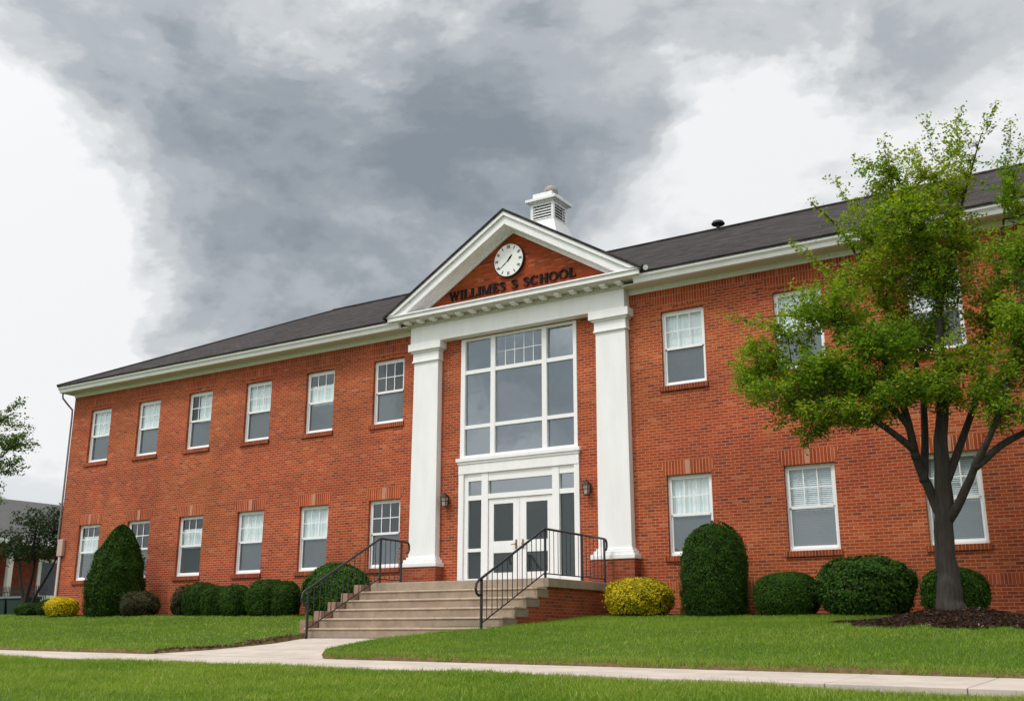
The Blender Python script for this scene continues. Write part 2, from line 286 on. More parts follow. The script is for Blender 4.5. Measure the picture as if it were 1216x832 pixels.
M = dict(
    brick=brick_mat('red_brick'), soldier=brick_mat('soldier_brick', soldier=True, bw=.24, mortar=(.42, .2, .14)), arch=brick_mat('arch_brick', soldier=True, bw=3., rh=.082, mort=.009, mortar=(.50, .27, .18), shift=(0, .2)),
    rowlock=brick_mat('rowlock_brick', soldier=True, bw=.5, dark=.25, shift=(0, .1)),
    plinthbrick=brick_mat('plinth_brick', dark=.22, mortar=(.30, .17, .13)),
    pedbrick=brick_mat('pediment_brick', bw=.213, mort=.006, mortar=(.24, .075, .045), dark=.08),
    shingle=shingle_mat(), roofedge=simple('roof_edge', (.03, .028, .028), .8),
    white=simple('white_paint', (.86, .855, .86), .42, var=.05, scale=1.6, bump=.05, bscale=25, col2=(.77, .765, .755), stretch=(2.2, 2.2, .5)),
    vinyl=simple('window_vinyl', (.84, .84, .84), .35, var=.04),
    gutter=simple('gutter_white', (.82, .82, .815), .38, var=.10, scale=3),
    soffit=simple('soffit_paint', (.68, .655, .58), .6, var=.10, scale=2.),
    key=simple('keystone_brick', (.52, .24, .15), .85, var=.2, scale=20, bump=.3),
    sill=simple('sill_brick', (.24, .072, .048), .85, var=.4, scale=9, bump=.4),
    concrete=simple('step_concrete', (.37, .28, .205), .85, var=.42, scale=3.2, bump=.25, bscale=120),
    tread=simple('tread_lit_concrete', (.54, .42, .31), .85, var=.34, scale=3.2, bump=.25, bscale=120), slab=simple('landing_concrete', (.38, .30, .225), .85, var=.3, scale=4, bump=.3, bscale=100),  # tread: step concrete made paler, top light on the edges put into the colour
    cheek=simple('stair_cheek', (.36, .21, .15), .9, var=.3, scale=8, bump=.3),
    walk=simple('sidewalk_concrete', (.58, .50, .43), .9, var=.30, scale=1.6, bump=.15, bscale=150),
    iron=simple('black_iron', (.022, .026, .03), .42, .2, var=.4, scale=30, spec=.6),
    black=simple('black_letter', (.006, .006, .007), .6, var=.2, spec=.15),
    bronze=simple('dark_bronze', (.035, .024, .018), .45, .4, var=.4, scale=30),
    brass=simple('aged_brass', (.30, .21, .12), .35, .9, var=.3),
    dial=simple('clock_dial', (.80, .80, .78), .45, var=.05),
    lampglass=simple('lamp_glass', (.42, .38, .34), .25, var=.3, scale=20),
    grey=simple('grey_pipe', (.22, .19, .18), .5, var=.2), whitepipe=simple('white_pipe', (.7, .68, .66), .5, var=.1),
    box=simple('utility_beige', (.50, .33, .27), .55, var=.1),
    glass=glass_mat('clear_glass', base=.10, tint=(.92, .96, .97)), screen=glass_mat('screened_glass', body=.62, bodycol=(.125, .148, .16), base=.10),
    bigglass=glass_mat('large_glass', body=.3, bodycol=(.04, .052, .062), base=.27), doorglass=glass_mat('door_glass', body=.3, bodycol=(.050, .064, .056), base=.06),  # green of reflected trees put into the door glass body colour
    curtain=simple('curtain_cloth', (.88, .93, .92), .9, var=.05, scale=12), blind=simple('blind_slat', (.80, .84, .85), .6, var=.05),
    inner=simple('interior_plaster', (.34, .33, .31), .9), innerfloor=simple('interior_floor', (.2, .17, .14), .6),
    cap=simple('cupola_ball', (.40, .35, .32), .75, var=.4, scale=10, bump=.3), louver=simple('cupola_paint', (.82, .82, .82), .45, var=.08),
    dark=simple('louver_gap', (.22, .22, .22), .9), vent=simple('vent_metal', (.03, .03, .03), .6, .3),
    trunk=simple('tree_bark', (.062, .049, .040), .95, var=.72, scale=14, bump=1., bscale=30, stretch=(1, 1, .16)), twig=simple('dark_bark', (.04, .03, .025), .95, var=.4, scale=20),
    leaf=leaf_mat('maple_leaf', spec=.22, trans=.42), shrub=leaf_mat('shrub_leaf', trans=.15, rough=.6, spec=.12), grass=leaf_mat('grass_blade', trans=.3, rough=.5, spec=.3),
    core=simple('shrub_core', (.012, .018, .008), .95),
    mulch=simple('mulch', (.045, .024, .018), .95, var=.75, scale=24, bump=1., bscale=60), bin=simple('green_bin', (.008, .03, .026), .45),
    house_roof=simple('grey_shingle', (.10, .098, .095), .9, var=.25, scale=3), nb_wall=brick_mat('neighbour_brick', dark=.45, mortar=(.2, .1, .08)),
    dglass=glass_mat('dark_glass', body=.8, bodycol=(.02, .022, .025), base=.05),
)

# ------------------------------------------------------------------ terrain
YK = [-400, -60, -24, -18, -14, -11.6, -11.4, -9.5, -9.35, -8, -6, -5, -3, -1.5, 0, 400]
ZK = [-1.8, -1.75, -1.6, -1.28, -.985, -.805, -.80, -.74, -.655, -.47, -.215, -.115, .02, .12, .17, .2]
def sst(x, a, b):
    t = np.clip((x-a)/(b-a), 0, 1); return t*t*(3-2*t)
def lawn(x, y):
    x = np.asarray(x, float); y = np.asarray(y, float)
    z = np.interp(y, YK, ZK) - .008*np.clip(x-3, -30, 30)
    dip = sst(x, 0, -3.6)*sst(y, -2.0, -4.5)*sst(y, -9.4, -7.5)
    z = z - .13*dip
    z = z + .015*np.sin(x*1.3+y*.7)*np.sin(y*1.1-x*.4)*sst(y, -.5, -2)
    z = z - .011*np.clip(x-5, 0, 9)*sst(y, -11.0, -11.6)*sst(y, -24, -14)
    tz = .27*np.exp(-(((x-9.3)/1.15)**2+((y+4.1)/.85)**2))
    return z+tz
def walk_z(x, y): return np.interp(y, YK, ZK)*0 + np.interp(y, [-11.5, -9.45], [-.778, -.735]) - .008*np.clip(np.asarray(x, float)-3, -30, 30)
def path_l(y): return np.interp(y, [-9.5, -8.6, -7, -5.75], [-4.9, -4.2, -4.05, -4.2])
def path_r(y): return np.interp(y, [-9.5, -8.8, -7.3, -6.3, -5.75], [-.2, -.85, -.9, -.1, .78])
def path_z(x, y): return np.interp(y, [-9.45, -5.75], [-.735, -.362]) - .008*np.clip(np.asarray(x, float)-3, -30, 30)*sst(y, -6.5, -9.4) 
def in_walk(x, y, m=0.): return (y > -11.5-m) & (y < -9.45+m)
def in_path(x, y, m=0.): return (y >= -9.5) & (y < -5.7) & (x > path_l(y)-m) & (x < path_r(y)+m)
def in_mulch(x, y): return (((x-9.6)/2.35)**2+((y+4.15)/1.25)**2 < 1+.18*np.sin(7*np.arctan2(y+4.15, x-9.6))+.1*np.sin(x*9)) 
def in_bed(x, y): return (y > -1.35+.12*np.sin(x*2.1)) & (y < .2) & (x > -22.3)
def in_build(x, y): return ((x > -22) & (x < 17.4) & (y > -.02) & (y < 13.4)) | ((x > -4.45) & (x < .82) & (y > -5.85) & (y < 0))
def ground_z(x, y):
    z = lawn(x, y)
    z = np.where(in_walk(x, y), walk_z(x, y)-.04, z)
    z = np.where(in_path(x, y) & ~in_walk(x, y), path_z(x, y)-.04, z)
    return z
def ticks(*segs): return np.unique(np.round(np.concatenate([np.linspace(a, b, n) for a, b, n in segs]), 4))
gx = ticks((-1200, -120, 8), (-120, -30, 16), (-30, -5.2, 60), (-5.2, 1.3, 110), (1.3, 7, 24), (7, 13, 40), (13, 30, 30), (30, 120, 12), (120, 1200, 8))
gy = ticks((-1200, -60, 8), (-60, -20, 14), (-20, -11.7, 30), (-11.7, -9.2, 66), (-9.2, -5.5, 70), (-5.5, 0.6, 40), (.6, 40, 20), (40, 1200, 12))
GX, GY = np.meshgrid(gx, gy); GZ = ground_z(GX, GY)
nx, ny = len(gx), len(gy)
gv = np.stack([GX, GY, GZ], -1).reshape(-1, 3); idx = np.arange(nx*ny).reshape(ny, nx)
gf = np.stack([idx[:-1, :-1], idx[:-1, 1:], idx[1:, 1:], idx[1:, :-1]], -1).reshape(-1, 4)
me = bpy.data.meshes.new('ground'); me.from_pydata(gv.tolist(), [], gf.tolist())
gm, t, b = mat_new('lawn_ground'); g = t.nodes.new('ShaderNodeNewGeometry'); sn = t.nodes.new('ShaderNodeSeparateXYZ'); t.links.new(g.outputs['True Normal'], sn.inputs[0])
n = t.nodes.new('ShaderNodeTexNoise'); n.inputs['Scale'].default_value = 14; n.inputs['Detail'].default_value = 6; t.links.new(g.outputs['Position'], n.inputs['Vector'])
r = t.nodes.new('ShaderNodeValToRGB'); r.color_ramp.elements[0].position = .35; r.color_ramp.elements[0].color = (.045, .085, .012, 1); r.color_ramp.elements[1].position = .7; r.color_ramp.elements[1].color = (.075, .12, .02, 1)
t.links.new(n.outputs['Fac'], r.inputs[0])
soil = t.nodes.new('ShaderNodeValToRGB'); soil.color_ramp.elements[0].color = (.05, .03, .015, 1); soil.color_ramp.elements[1].color = (.22, .16, .07, 1); t.links.new(n.outputs['Fac'], soil.inputs[0])
mxs = t.nodes.new('ShaderNodeMix'); mxs.data_type = 'RGBA'; t.links.new(mth('LESS_THAN', sn.outputs[2], .93, t=t), mxs.inputs[0]); t.links.new(r.outputs[0], mxs.inputs[6]); t.links.new(soil.outputs[0], mxs.inputs[7])
t.links.new(mxs.outputs[2], b.inputs['Base Color']); b.inputs['Roughness'].default_value = .95; b.inputs['Specular IOR Level'].default_value = .1
me.materials.append(gm); go = bpy.data.objects.new('ground', me); COL.objects.link(go); tag(go, kind='structure')
# sidewalk: slabs with open joints
mb = MB(); x = -120.
while x < 60:
    x1 = x+1.52; 
    for a, c in ((x+.006, x1-.006),):
        y0, y1 = -11.5, -9.45
        zs = [float(walk_z(p, q)) for p, q in ((a, y0), (c, y0), (c, y1), (a, y1))]
        mb.add([(a, y0, zs[0]), (c, y0, zs[1]), (c, y1, zs[2]), (a, y1, zs[3]), (a, y0, zs[0]-.12), (c, y0, zs[1]-.12), (c, y1, zs[2]-.12), (a, y1, zs[3]-.12)],
               [(0,1,2,3), (0,4,5,1), (1,5,6,2), (2,6,7,3), (3,7,4,0)])
    x = x1
tag(mb.build('sidewalk', M['walk'], bevel=.01), kind='structure')
mb = MB(); ys = np.linspace(-9.44, -5.72, 40)
for i in range(len(ys)-1):
    if i in (13, 26): continue_gap = .012
    else: continue_gap = 0
    ya, yb = ys[i], ys[i+1]-continue_gap
    la, ra, lb, rb = path_l(ya), path_r(ya), path_l(yb), path_r(yb)
    mb.quad((la, ya, path_z(la, ya)), (ra, ya, path_z(ra, ya)), (rb, yb, path_z(rb, yb)), (lb, yb, path_z(lb, yb)))
tag(mb.build('path', M['walk']), kind='structure')

# ------------------------------------------------------------------ the school
UZ0, UZ1, LZ0, LZ1, WW = 5.776, 7.741, 1.565, 3.512, 1.18
XL = [-20.36, -17.68, -15.04, -12.27, -9.56, -6.80]; XR = [2.735, 5.70, 8.77, 11.80, 14.8]
school = empty('school_building', (-2.2, 0, .2))
tag(school, 'two storey red brick school with white pedimented entrance, clock and black roof', 'school')
INV = Matrix.Translation((2.2, 0, -.2))
def part(mb, name, mat, parent=None, **k):
    o = mb.build(name, mat, None, **k); p = parent or school
    o.parent = p
    # children are built in world coordinates
    o.matrix_parent_inverse = Matrix.Identity(4)
    w = Vector((0, 0, 0)); q = p
    while q: w += q.location; q = q.parent
    o.location = o.location-w
    return o
openings = [(-4.12, -.33, .70, 7.93)]
for cx in XL+XR:
    openings += [(cx-WW/2, cx+WW/2, UZ0, UZ1), (cx-WW/2, cx+WW/2, LZ0, LZ1)]
bx0, bx1, by1, bz0, bz1 = -22.0, 17.4, 13.4, -1.2, 8.45
mb = MB()
bands = [(7.90, 8.30)]
xs = sorted({bx0, bx1, *[o[0] for o in openings], *[o[1] for o in openings]}); zs = sorted({bz0, bz1, *[o[2] for o in openings], *[o[3] for o in openings]})
for i in range(len(xs)-1):
    for k in range(len(zs)-1):
        mxx, mz = (xs[i]+xs[i+1])/2, (zs[k]+zs[k+1])/2
        if any(o[0] < mxx < o[1] and o[2] < mz < o[3] for o in openings): continue
        mb.quad((xs[i], 0, zs[k]), (xs[i+1], 0, zs[k]), (xs[i+1], 0, zs[k+1]), (xs[i], 0, zs[k+1]))
for x0, x1, z0, z1 in openings:
    d = .20
    mb.quad((x0, 0, z0), (x0, d, z0), (x0, d, z1), (x0, 0, z1)); mb.quad((x1, 0, z0), (x1, 0, z1), (x1, d, z1), (x1, d, z0))
    mb.quad((x0, 0, z1), (x0, d, z1), (x1, d, z1), (x1, 0, z1)); mb.quad((x0, 0, z0), (x1, 0, z0), (x1, d, z0), (x0, d, z0))
mb.quad((bx0, 0, bz0), (bx0, 0, bz1), (bx0, by1, bz1), (bx0, by1, bz0)); mb.quad((bx1, 0, bz0), (bx1, by1, bz0), (bx1, by1, bz1), (bx1, 0, bz1))
mb.quad((bx0, by1, bz0), (bx0, by1, bz1), (bx1, by1, bz1), (bx1, by1, bz0))
part(mb, 'brick_wall', M['brick'])
# soldier bands
mb = MB()
for a, c in ((-21.99, -5.78), (1.30, 17.39)): mb.box(a, c, -.006, .02, 8.10, 8.335)
for cx in XL+XR: mb.box(cx-.80, cx+.80, -.007, .02, 7.86, 8.098)
wins = [(cx-WW/2, cx+WW/2) for cx in XL+XR]
# openings stay clear: the arch pieces sit above the heads (heads at 7.741)
for a, c in ((-21.99, -5.86), (1.76, 17.39)): mb.box(a, c, -.006, .02, .72, .955)
part(mb, 'soldier_course', M['soldier'])
# interior
mb = MB(); mb.box(bx0+.3, bx1-.3, 4.0, 4.1, -.2, 8.4); part(mb, 'inner_wall', M['inner'])
mb = MB(); mb.box(bx0+.3, -4.3, .35, 4.0, 4.5, 4.6); mb.box(-.2, bx1-.3, .35, 4.0, 4.5, 4.6); mb.box(bx0+.3, bx1-.3, .35, 4., .7, .8); mb.box(bx0+.3, bx1-.3, .2, 13, 8.42, 8.44); part(mb, 'inner_floor', M['innerfloor'])
# eaves
def ring(mb, prof, xl=-6.0, xr=1.68, closed=True):
    n = len(prof); rows = []
    for o, z in prof: rows.append([(xl, -o, z), (bx0-o*.3, -o, z), (bx0-o*.3, by1+o, z), (bx1+o, by1+o, z), (bx1+o, -o, z), (xr, -o, z)])
    vs = [p for r_ in rows for p in r_]; fs = []
    for i in range(n if closed else n-1):
        j = (i+1) % n
        for k in range(5): fs.append((i*6+k, i*6+k+1, j*6+k+1, j*6+k))
    if closed: fs += [tuple(i*6 for i in range(n)), tuple(i*6+5 for i in reversed(range(n)))]
    mb.add(vs, fs)
mb = MB(); ring(mb, [(.46, 8.445), (.57, 8.445), (.58, 8.47), (.60, 8.54), (.655, 8.60), (.655, 8.685), (.64, 8.69), (.46, 8.66)]); part(mb, 'gutter', M['gutter'], bevel=.004)
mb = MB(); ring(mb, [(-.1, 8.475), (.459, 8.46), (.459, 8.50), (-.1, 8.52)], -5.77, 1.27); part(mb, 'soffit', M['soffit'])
mb = MB(); ring(mb, [(-.1, 8.335), (.03, 8.335), (.03, 8.42), (.055, 8.435), (.055, 8.473), (-.1, 8.473)], -5.77, 1.27); part(mb, 'frieze_board', M['white'], bevel=.004)
# roof
eo, ez, sl = .70, 8.70, .507
ry = by1/2; rz = ez+sl*(ry+eo); rxl, rxr = bx0-eo+(ry+eo), bx1+eo-(ry+eo)
def roofz(y): return ez+sl*(y+eo)
mb = MB()
A = [(bx0-eo*.3, -eo, ez), (-6.15, -eo, ez), (-6.15, .1, roofz(.1)), (1.78, .1, roofz(.1)), (1.78, -eo, ez), (bx1+eo, -eo, ez), (rxr, ry, rz), (rxl, ry, rz), (bx0-eo*.3, by1+eo, ez), (bx1+eo, by1+eo, ez)]
mb.add(A, [(0,1,2,3,4,5,6,7), (0,7,8), (5,9,6), (8,7,6,9)])
ro = part(mb, 'roof', M['shingle']); sm = ro.modifiers.new('solid', 'SOLIDIFY'); sm.thickness = .05; sm.offset = -1
mb = MB(); mb.tube([(rxl-.05, ry, rz), (rxr, ry, rz)], .07, 6); mb.tube([(bx0-eo*.3, -eo, ez), (rxl, ry, rz)], .05, 6); part(mb, 'ridge_cap', M['shingle'])
# portico gable
PX, GH, GS = -2.19, 11.31, .6
def gz(dx, top): return top-GS*abs(dx)
HW = 4.22
mb = MB(); th = .075
for s in (-1, 1):
    p = [(PX, GH), (PX+s*HW, gz(HW, GH)), (PX+s*HW, gz(HW, GH)-th), (PX, GH-th)]
    mb.prism(p, -.84, 5.4)
part(mb, 'portico_roof', M['shingle'])
CB = 8.795
def band(mb, top, w, y0, y1, base=CB):
    do, di = (top-base)/GS, (top-w-base)/GS
    mb.prism([(PX-do, base), (PX, top), (PX, top-w), (PX-di, base)], y0, y1); mb.prism([(PX, top), (PX+do, base), (PX+di, base), (PX, top-w)], y0, y1)
ped = empty('pediment', (0, 0, 0)); ped.parent = school; ped.location = (0, 0, 0)
mb = MB(); zt = GH-th-.002
band(mb, zt, .12, -.81, -.60); band(mb, zt-.121, .25, -.745, -.60); band(mb, zt-.30, .09, -.599, -.26); band(mb, zt-.392, .10, -.33, -.26)
part(mb, 'raking_cornice', M['white'], ped, bevel=.004)
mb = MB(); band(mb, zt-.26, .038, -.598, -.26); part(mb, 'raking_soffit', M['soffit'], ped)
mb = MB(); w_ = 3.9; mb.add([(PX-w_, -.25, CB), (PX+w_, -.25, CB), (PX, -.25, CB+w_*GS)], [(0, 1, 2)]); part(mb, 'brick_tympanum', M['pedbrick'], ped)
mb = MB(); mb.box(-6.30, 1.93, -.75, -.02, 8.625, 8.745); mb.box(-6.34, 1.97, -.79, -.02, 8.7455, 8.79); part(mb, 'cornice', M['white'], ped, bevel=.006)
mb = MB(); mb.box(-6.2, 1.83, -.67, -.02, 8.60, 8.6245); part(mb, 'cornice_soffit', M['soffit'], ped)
mb = MB(); mb.box(-5.76, 1.26, -.30, .0, 7.96, 8.47); part(mb, 'frieze', M['white'], ped, bevel=.006)
mb = MB(); mb.box(-5.80, 1.30, -.345, .0, 8.472, 8.50)
x = -5.78
while x < 1.2: mb.box(x, x+.05, -.375, -.3455, 8.502, 8.56); x += .083
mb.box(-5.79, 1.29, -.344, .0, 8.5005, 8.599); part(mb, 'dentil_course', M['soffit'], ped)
first = None
for i in range(16):
    cx = -5.72+i*.4645
    if first is None:
        mb = MB(); mb.prismx([(-.62, 8.598), (-.62, 8.545), (-.56, 8.515), (-.39, 8.515), (-.39, 8.598)], cx-.085, cx+.085)
        first = part(mb, 'modillion', M['white'], ped, bevel=.008)
    else:
        c = first.copy(); COL.objects.link(c); c.parent = ped; c.location.x += i*.4645
# side return eave bits at the portico ends (roof flashing ends)
mb = MB()
mb.box(1.985, 2.03, -.78, -.66, 8.70, 8.82); mb.tube([(2.01, -.80, 8.84), (2.03, -.45, 8.78)], .055, 8); part(mb, 'gutter_end', M['vent'])
mb = MB(); mb.tube([(2.05, -.60, 8.80), (2.10, -.72, 8.76)], .07, 10); part(mb, 'floodlight', M['gutter'])
# pilasters
def pilaster(cx):
    p = empty('pilaster', (cx, -.1, 1.0)); p.parent = school; p.location = Vector((cx, -.1, 1.0))-school.location
    h, d = .465, .22
    mb = MB(); mb.add([(cx-h, -d, 1.80), (cx+h, -d, 1.80), (cx+h, 0, 1.80), (cx-h, 0, 1.80), (cx-h+.03, -d+.01, 7.42), (cx+h-.03, -d+.01, 7.42), (cx+h-.03, 0, 7.42), (cx-h+.03, 0, 7.42)],
                      [(0,3,2,1),(4,5,6,7),(0,1,5,4),(1,2,6,5),(2,3,7,6),(3,0,4,7)]); part(mb, 'shaft', M['white'], p, bevel=.008)
    mb = MB()
    mb.box(cx-h-.0, cx+h+.0, -d-.02, 0, 7.421, 7.69); mb.box(cx-h-.02, cx+h+.02, -d-.045, 0, 7.40, 7.455); mb.box(cx-h-.05, cx+h+.05, -d-.06, 0, 7.6905, 7.74); mb.box(cx-h-.12, cx+h+.12, -d-.12, 0, 7.7405, 7.958)
    part(mb, 'capital', M['white'], p, bevel=.012)
    mb = MB()
    mb.box(cx-h-.16, cx+h+.16, -d-.17, 0, 1.52, 1.64); mb.box(cx-h-.10, cx+h+.10, -d-.11, 0, 1.6405, 1.73); mb.box(cx-h-.04, cx+h+.04, -d-.05, 0, 1.7305, 1.80)
    part(mb, 'base', M['white'], p, bevel=.018)
    mb = MB(); mb.box(cx-h-.13, cx+h+.13, -d-.14, -.004, -.4, 1.519); part(mb, 'plinth', M['plinthbrick'], p)
pilaster(-5.235); pilaster(.79)

# windows ----------------------------------------------------------
def make_window(kind):
    """double hung window, local origin at the middle of the sill line on the wall face"""
    w, h = WW/2, 1.96; y = .095
    win = MB()
    fw = .055
    win.box(-w, -w+fw, y, y+.08, 0, h); win.box(w-fw, w, y, y+.08, 0, h); win.box(-w+fw, w-fw, y, y+.08, h-fw, h); win.box(-w+fw, w-fw, y-.015, y+.08, 0, .06)
    f = win.build('window', M['vinyl'], bevel=.005)
    def sub(mb, name, mat, **k):
        o = mb.build(name, mat, **k); o.parent = f; return o
    a = w-fw; mid = .985; ys = y+.012
    mb = MB(); s = .052
    mb.box(-a, -a+s, ys, ys+.03, mid, h-fw); mb.box(a-s, a, ys, ys+.03, mid, h-fw); mb.box(-a+s, a-s, ys, ys+.03, h-fw-s, h-fw); mb.box(-a+s, a-s, ys-.003, ys+.03, mid-.035, mid+.035)
    sub(mb, 'upper_sash', M['vinyl'], bevel=.004)
    mb = MB(); gw = .013
    x0, x1, z0, z1 = -a+s, a-s, mid+.036, h-fw-s
    for q in (1/3, 2/3): mb.box(x0+(x1-x0)*q-gw, x0+(x1-x0)*q+gw, ys+.006, ys+.02, z0, z1)
    mb.box(x0, x1, ys+.007, ys+.019, (z0+z1)/2-gw, (z0+z1)/2+gw)
    sub(mb, 'muntins', M['vinyl'])
    mb = MB(); mb.quad((x0, ys+.024, z0), (x1, ys+.024, z0), (x1, ys+.024, z1), (x0, ys+.024, z1)); sub(mb, 'pane', M['glass'])
    yl = ys+.032
    mb = MB(); zb = .06
    mb.box(-a, -a+.04, yl, yl+.03, zb, mid-.036); mb.box(a-.04, a, yl, yl+.03, zb, mid-.036); mb.box(-a+.04, a-.04, yl, yl+.03, zb, zb+.055)
    sub(mb, 'lower_sash', M['vinyl'], bevel=.004)
    mb = MB(); mb.quad((-a+.04, yl+.02, zb+.055), (a-.04, yl+.02, zb+.055), (a-.04, yl+.02, mid-.036), (-a+.04, yl+.02, mid-.036)); sub(mb, 'screen_pane', M['screen'] if kind != 'dark' else M['screen'])
    # what hangs behind the glass
    yc = y+.125
    def curtain(xa, xb, za, zb_, seed, amp=.018):
        rr = random.Random(seed); n = 60; mb = MB(); ph = [rr.uniform(0, 6.28) for _ in range(3)]
        P = []
        for i in range(n+1):
            u = xa+(xb-xa)*i/n
            P.append((u, yc+amp*(math.sin(u*52+ph[0]+.8*math.sin(u*9+ph[1]))+.4*math.sin(u*97+ph[2]))))
        for i in range(n): mb.quad((P[i][0], P[i][1], za), (P[i+1][0], P[i+1][1], za), (P[i+1][0], P[i+1][1], zb_), (P[i][0], P[i][1], zb_))
        return mb
    if kind == 'curtain': sub(curtain(-w, w, .95, h, 3), 'curtain', M['curtain'])
    elif kind == 'half': sub(curtain(-w+.38, w, .95, h, 4), 'curtain', M['curtain'])
    elif kind == 'sheer': sub(curtain(-w, w, 1.0, h-.05, 8, .006), 'curtain', M['curtain'])
    elif kind == 'cafe': sub(curtain(-w, w, .9, 1.55, 5), 'curtain', M['curtain'])
    elif kind == 'blind':
        mb = MB(); z = .1
        while z < h: mb.add([(-w, yc-.010, z), (w, yc-.010, z), (w, yc+.016, z+.043), (-w, yc+.016, z+.043)], [(0, 1, 2, 3)]); z += .045
        sub(mb, 'blind', M['blind'])
    return f
def dress(win, lower):
    """brick sill and flat arch of one window, in its local frame"""
    w = WW/2; c = win.location+school.location if win.parent else win.location
    mb = MB(); mb.box(-w-.06, w+.06, -.055, .16, -.135, -.002); s = mb.build('sill', M['rowlock'], bevel=.006); s.parent = win
    if lower:
        h = 1.96; mb = MB()
        mb.add([(-w-.03, -.007, h), (-.06, -.007, h), (-.075, -.007, h+.34), (-w-.16, -.007, h+.34), (-w-.03, .02, h), (-.06, .02, h), (-.075, .02, h+.34), (-w-.16, .02, h+.34)], [(0,1,2,3), (3,2,6,7), (0,3,7,4), (1,5,6,2)])
        mb.add([(.06, -.007, h), (w+.03, -.007, h), (w+.16, -.007, h+.34), (.075, -.007, h+.34), (.06, .02, h), (w+.03, .02, h), (w+.16, .02, h+.34), (.075, .02, h+.34)], [(0,1,2,3), (3,2,6,7), (0,3,7,4), (1,5,6,2)])
        l = mb.build('flat_arch', M['arch']); l.parent = win
        mb = MB(); mb.prism([(-.058, h), (.058, h), (.073, h+.345), (-.073, h+.345)], -.014, .02); k = mb.build('keystone', M['key'], bevel=.004); k.parent = win
protos = {}
def place_window(cx, z0, kind, lower):
    key = (kind, lower)
    if key not in protos:
        f = make_window(kind); dress(f, lower); protos[key] = f; o = f
    else: o = copy_tree(protos[key])
    o.parent = school; o.location = Vector((cx-.015, 0, z0))-school.location
    return o
UK = ['curtain', 'sheer', 'half', 'sheer', 'cafe', 'dark', 'sheer', 'sheer', 'blind', 'sheer', 'curtain']
LK = ['cafe', 'dark', 'cafe', 'sheer', 'curtain', 'dark', 'curtain', 'blind', 'blind', 'curtain', 'sheer']
for cx, ku, kl in zip(XL+XR, UK, LK):
    place_window(cx, UZ0, ku, False); place_window(cx, LZ0, kl, True)

# entrance ---------------------------------------------------------
ent = empty('entrance_window', (-2.2, 0, 4.5)); ent.parent = school; ent.location = Vector((-2.2, 0, 4.5))-school.location
gxs = [(-3.97, -3.10), (-2.95, -1.42), (-1.27, -.44)]; gzs = [(4.55, 5.30), (5.40, 6.88), (6.99, 7.86)]
mb = MB(); y0, y1 = -.02, .10
for a, c in ((-4.115, -3.97), (-3.10, -2.95), (-1.42, -1.27), (-.44, -.335)): mb.box(a, c, y0, y1, 4.47, 7.925)
for a, c in gxs:
    for z0, z1 in ((4.47, 4.55), (5.30, 5.40), (6.88, 6.99), (7.86, 7.925)): mb.box(a+.0, c, y0+.012, y1, z0, z1)
part(mb, 'window_frame', M['vinyl'], ent)
for a, c in gxs:
    for z0, z1 in gzs:
        mb = MB(); mb.quad((a, .06+(q_ := random.uniform(-.012, .012)), z0), (c, .06-q_, z0), (c, .06-q_+(w_2 := random.uniform(-.02, .02)), z1), (a, .06+q_+w_2, z1)); part(mb, 'pane', M['bigglass'], ent)
mb = MB(); a, c = gxs[1]; z0, z1 = gzs[2]
for i in (1, 2, 3, 4): 
    xq = a+(c-a)*i/5; mb.box(xq-.011, xq+.011, .045, .057, z0, z1)
mb.box(a, c, .046, .056, (z0+z1)/2-.011, (z0+z1)/2+.011); part(mb, 'muntins', M['vinyl'], ent)
door = empty('entrance_doorway', (-2.2, 0, .93)); door.parent = school; door.location = Vector((-2.2, 0, .93))-school.location
mb = MB()
mb.box(-4.20, -.24, -.11, .1, 4.37, 4.468); mb.box(-4.16, -.28, -.075, .1, 4.30, 4.3695); mb.box(-4.14, -.30, -.05, .1, 4.03, 4.2995)
mb.box(-4.14, -3.97, -.035, .1, .93, 4.0295); mb.box(-.455, -.30, -.035, .1, .93, 4.0295)
part(mb, 'door_surround', M['white'], door, bevel=.006)
mb = MB(); y0, y1 = .0, .11
mb.box(-3.969, -3.84, y0+.02, y1, .93, 4.029)
mb.box(-3.38, -3.165, y0-.01, y1, .93, 4.029); mb.box(-1.13, -.92, y0-.01, y1, .93, 4.029)
mb.box(-3.164, -1.131, y0+.01, y1, 3.80, 4.028); mb.box(-3.164, -1.131, y0, y1, 3.305, 3.44)
mb.box(-3.839, -3.381, y0+.01, y1, 3.82, 4.028); mb.box(-3.839, -3.381, y0+.01, y1, 3.29, 3.42); mb.box(-3.839, -3.381, y0+.01, y1, 1.89, 1.98); mb.box(-3.839, -3.381, y0+.01, y1, .93, 1.18)
mb.box(-.919, -.456, y0+.01, y1, 3.82, 4.028); mb.box(-.919, -.456, y0+.01, y1, 3.29, 3.42); mb.box(-.919, -.456, y0+.01, y1, .93, 1.18)
part(mb, 'door_frame', M['vinyl'], door, bevel=.004)
for i, (a, c, z0, z1) in enumerate([(-3.84, -3.38, 3.42, 3.82), (-3.84, -3.38, 1.98, 3.29), (-3.84, -3.38, 1.18, 1.89), (-3.165, -1.13, 3.44, 3.80), (-.92, -.455, 3.42, 3.82), (-.92, -.455, 1.18, 3.29)]):
    mb = MB(); mb.quad((a, .075, z0), (c, .075, z0), (c, .075, z1), (a, .075, z1)); part(mb, 'pane', M['bigglass'] if z0 > 3.3 else M['doorglass'], door)
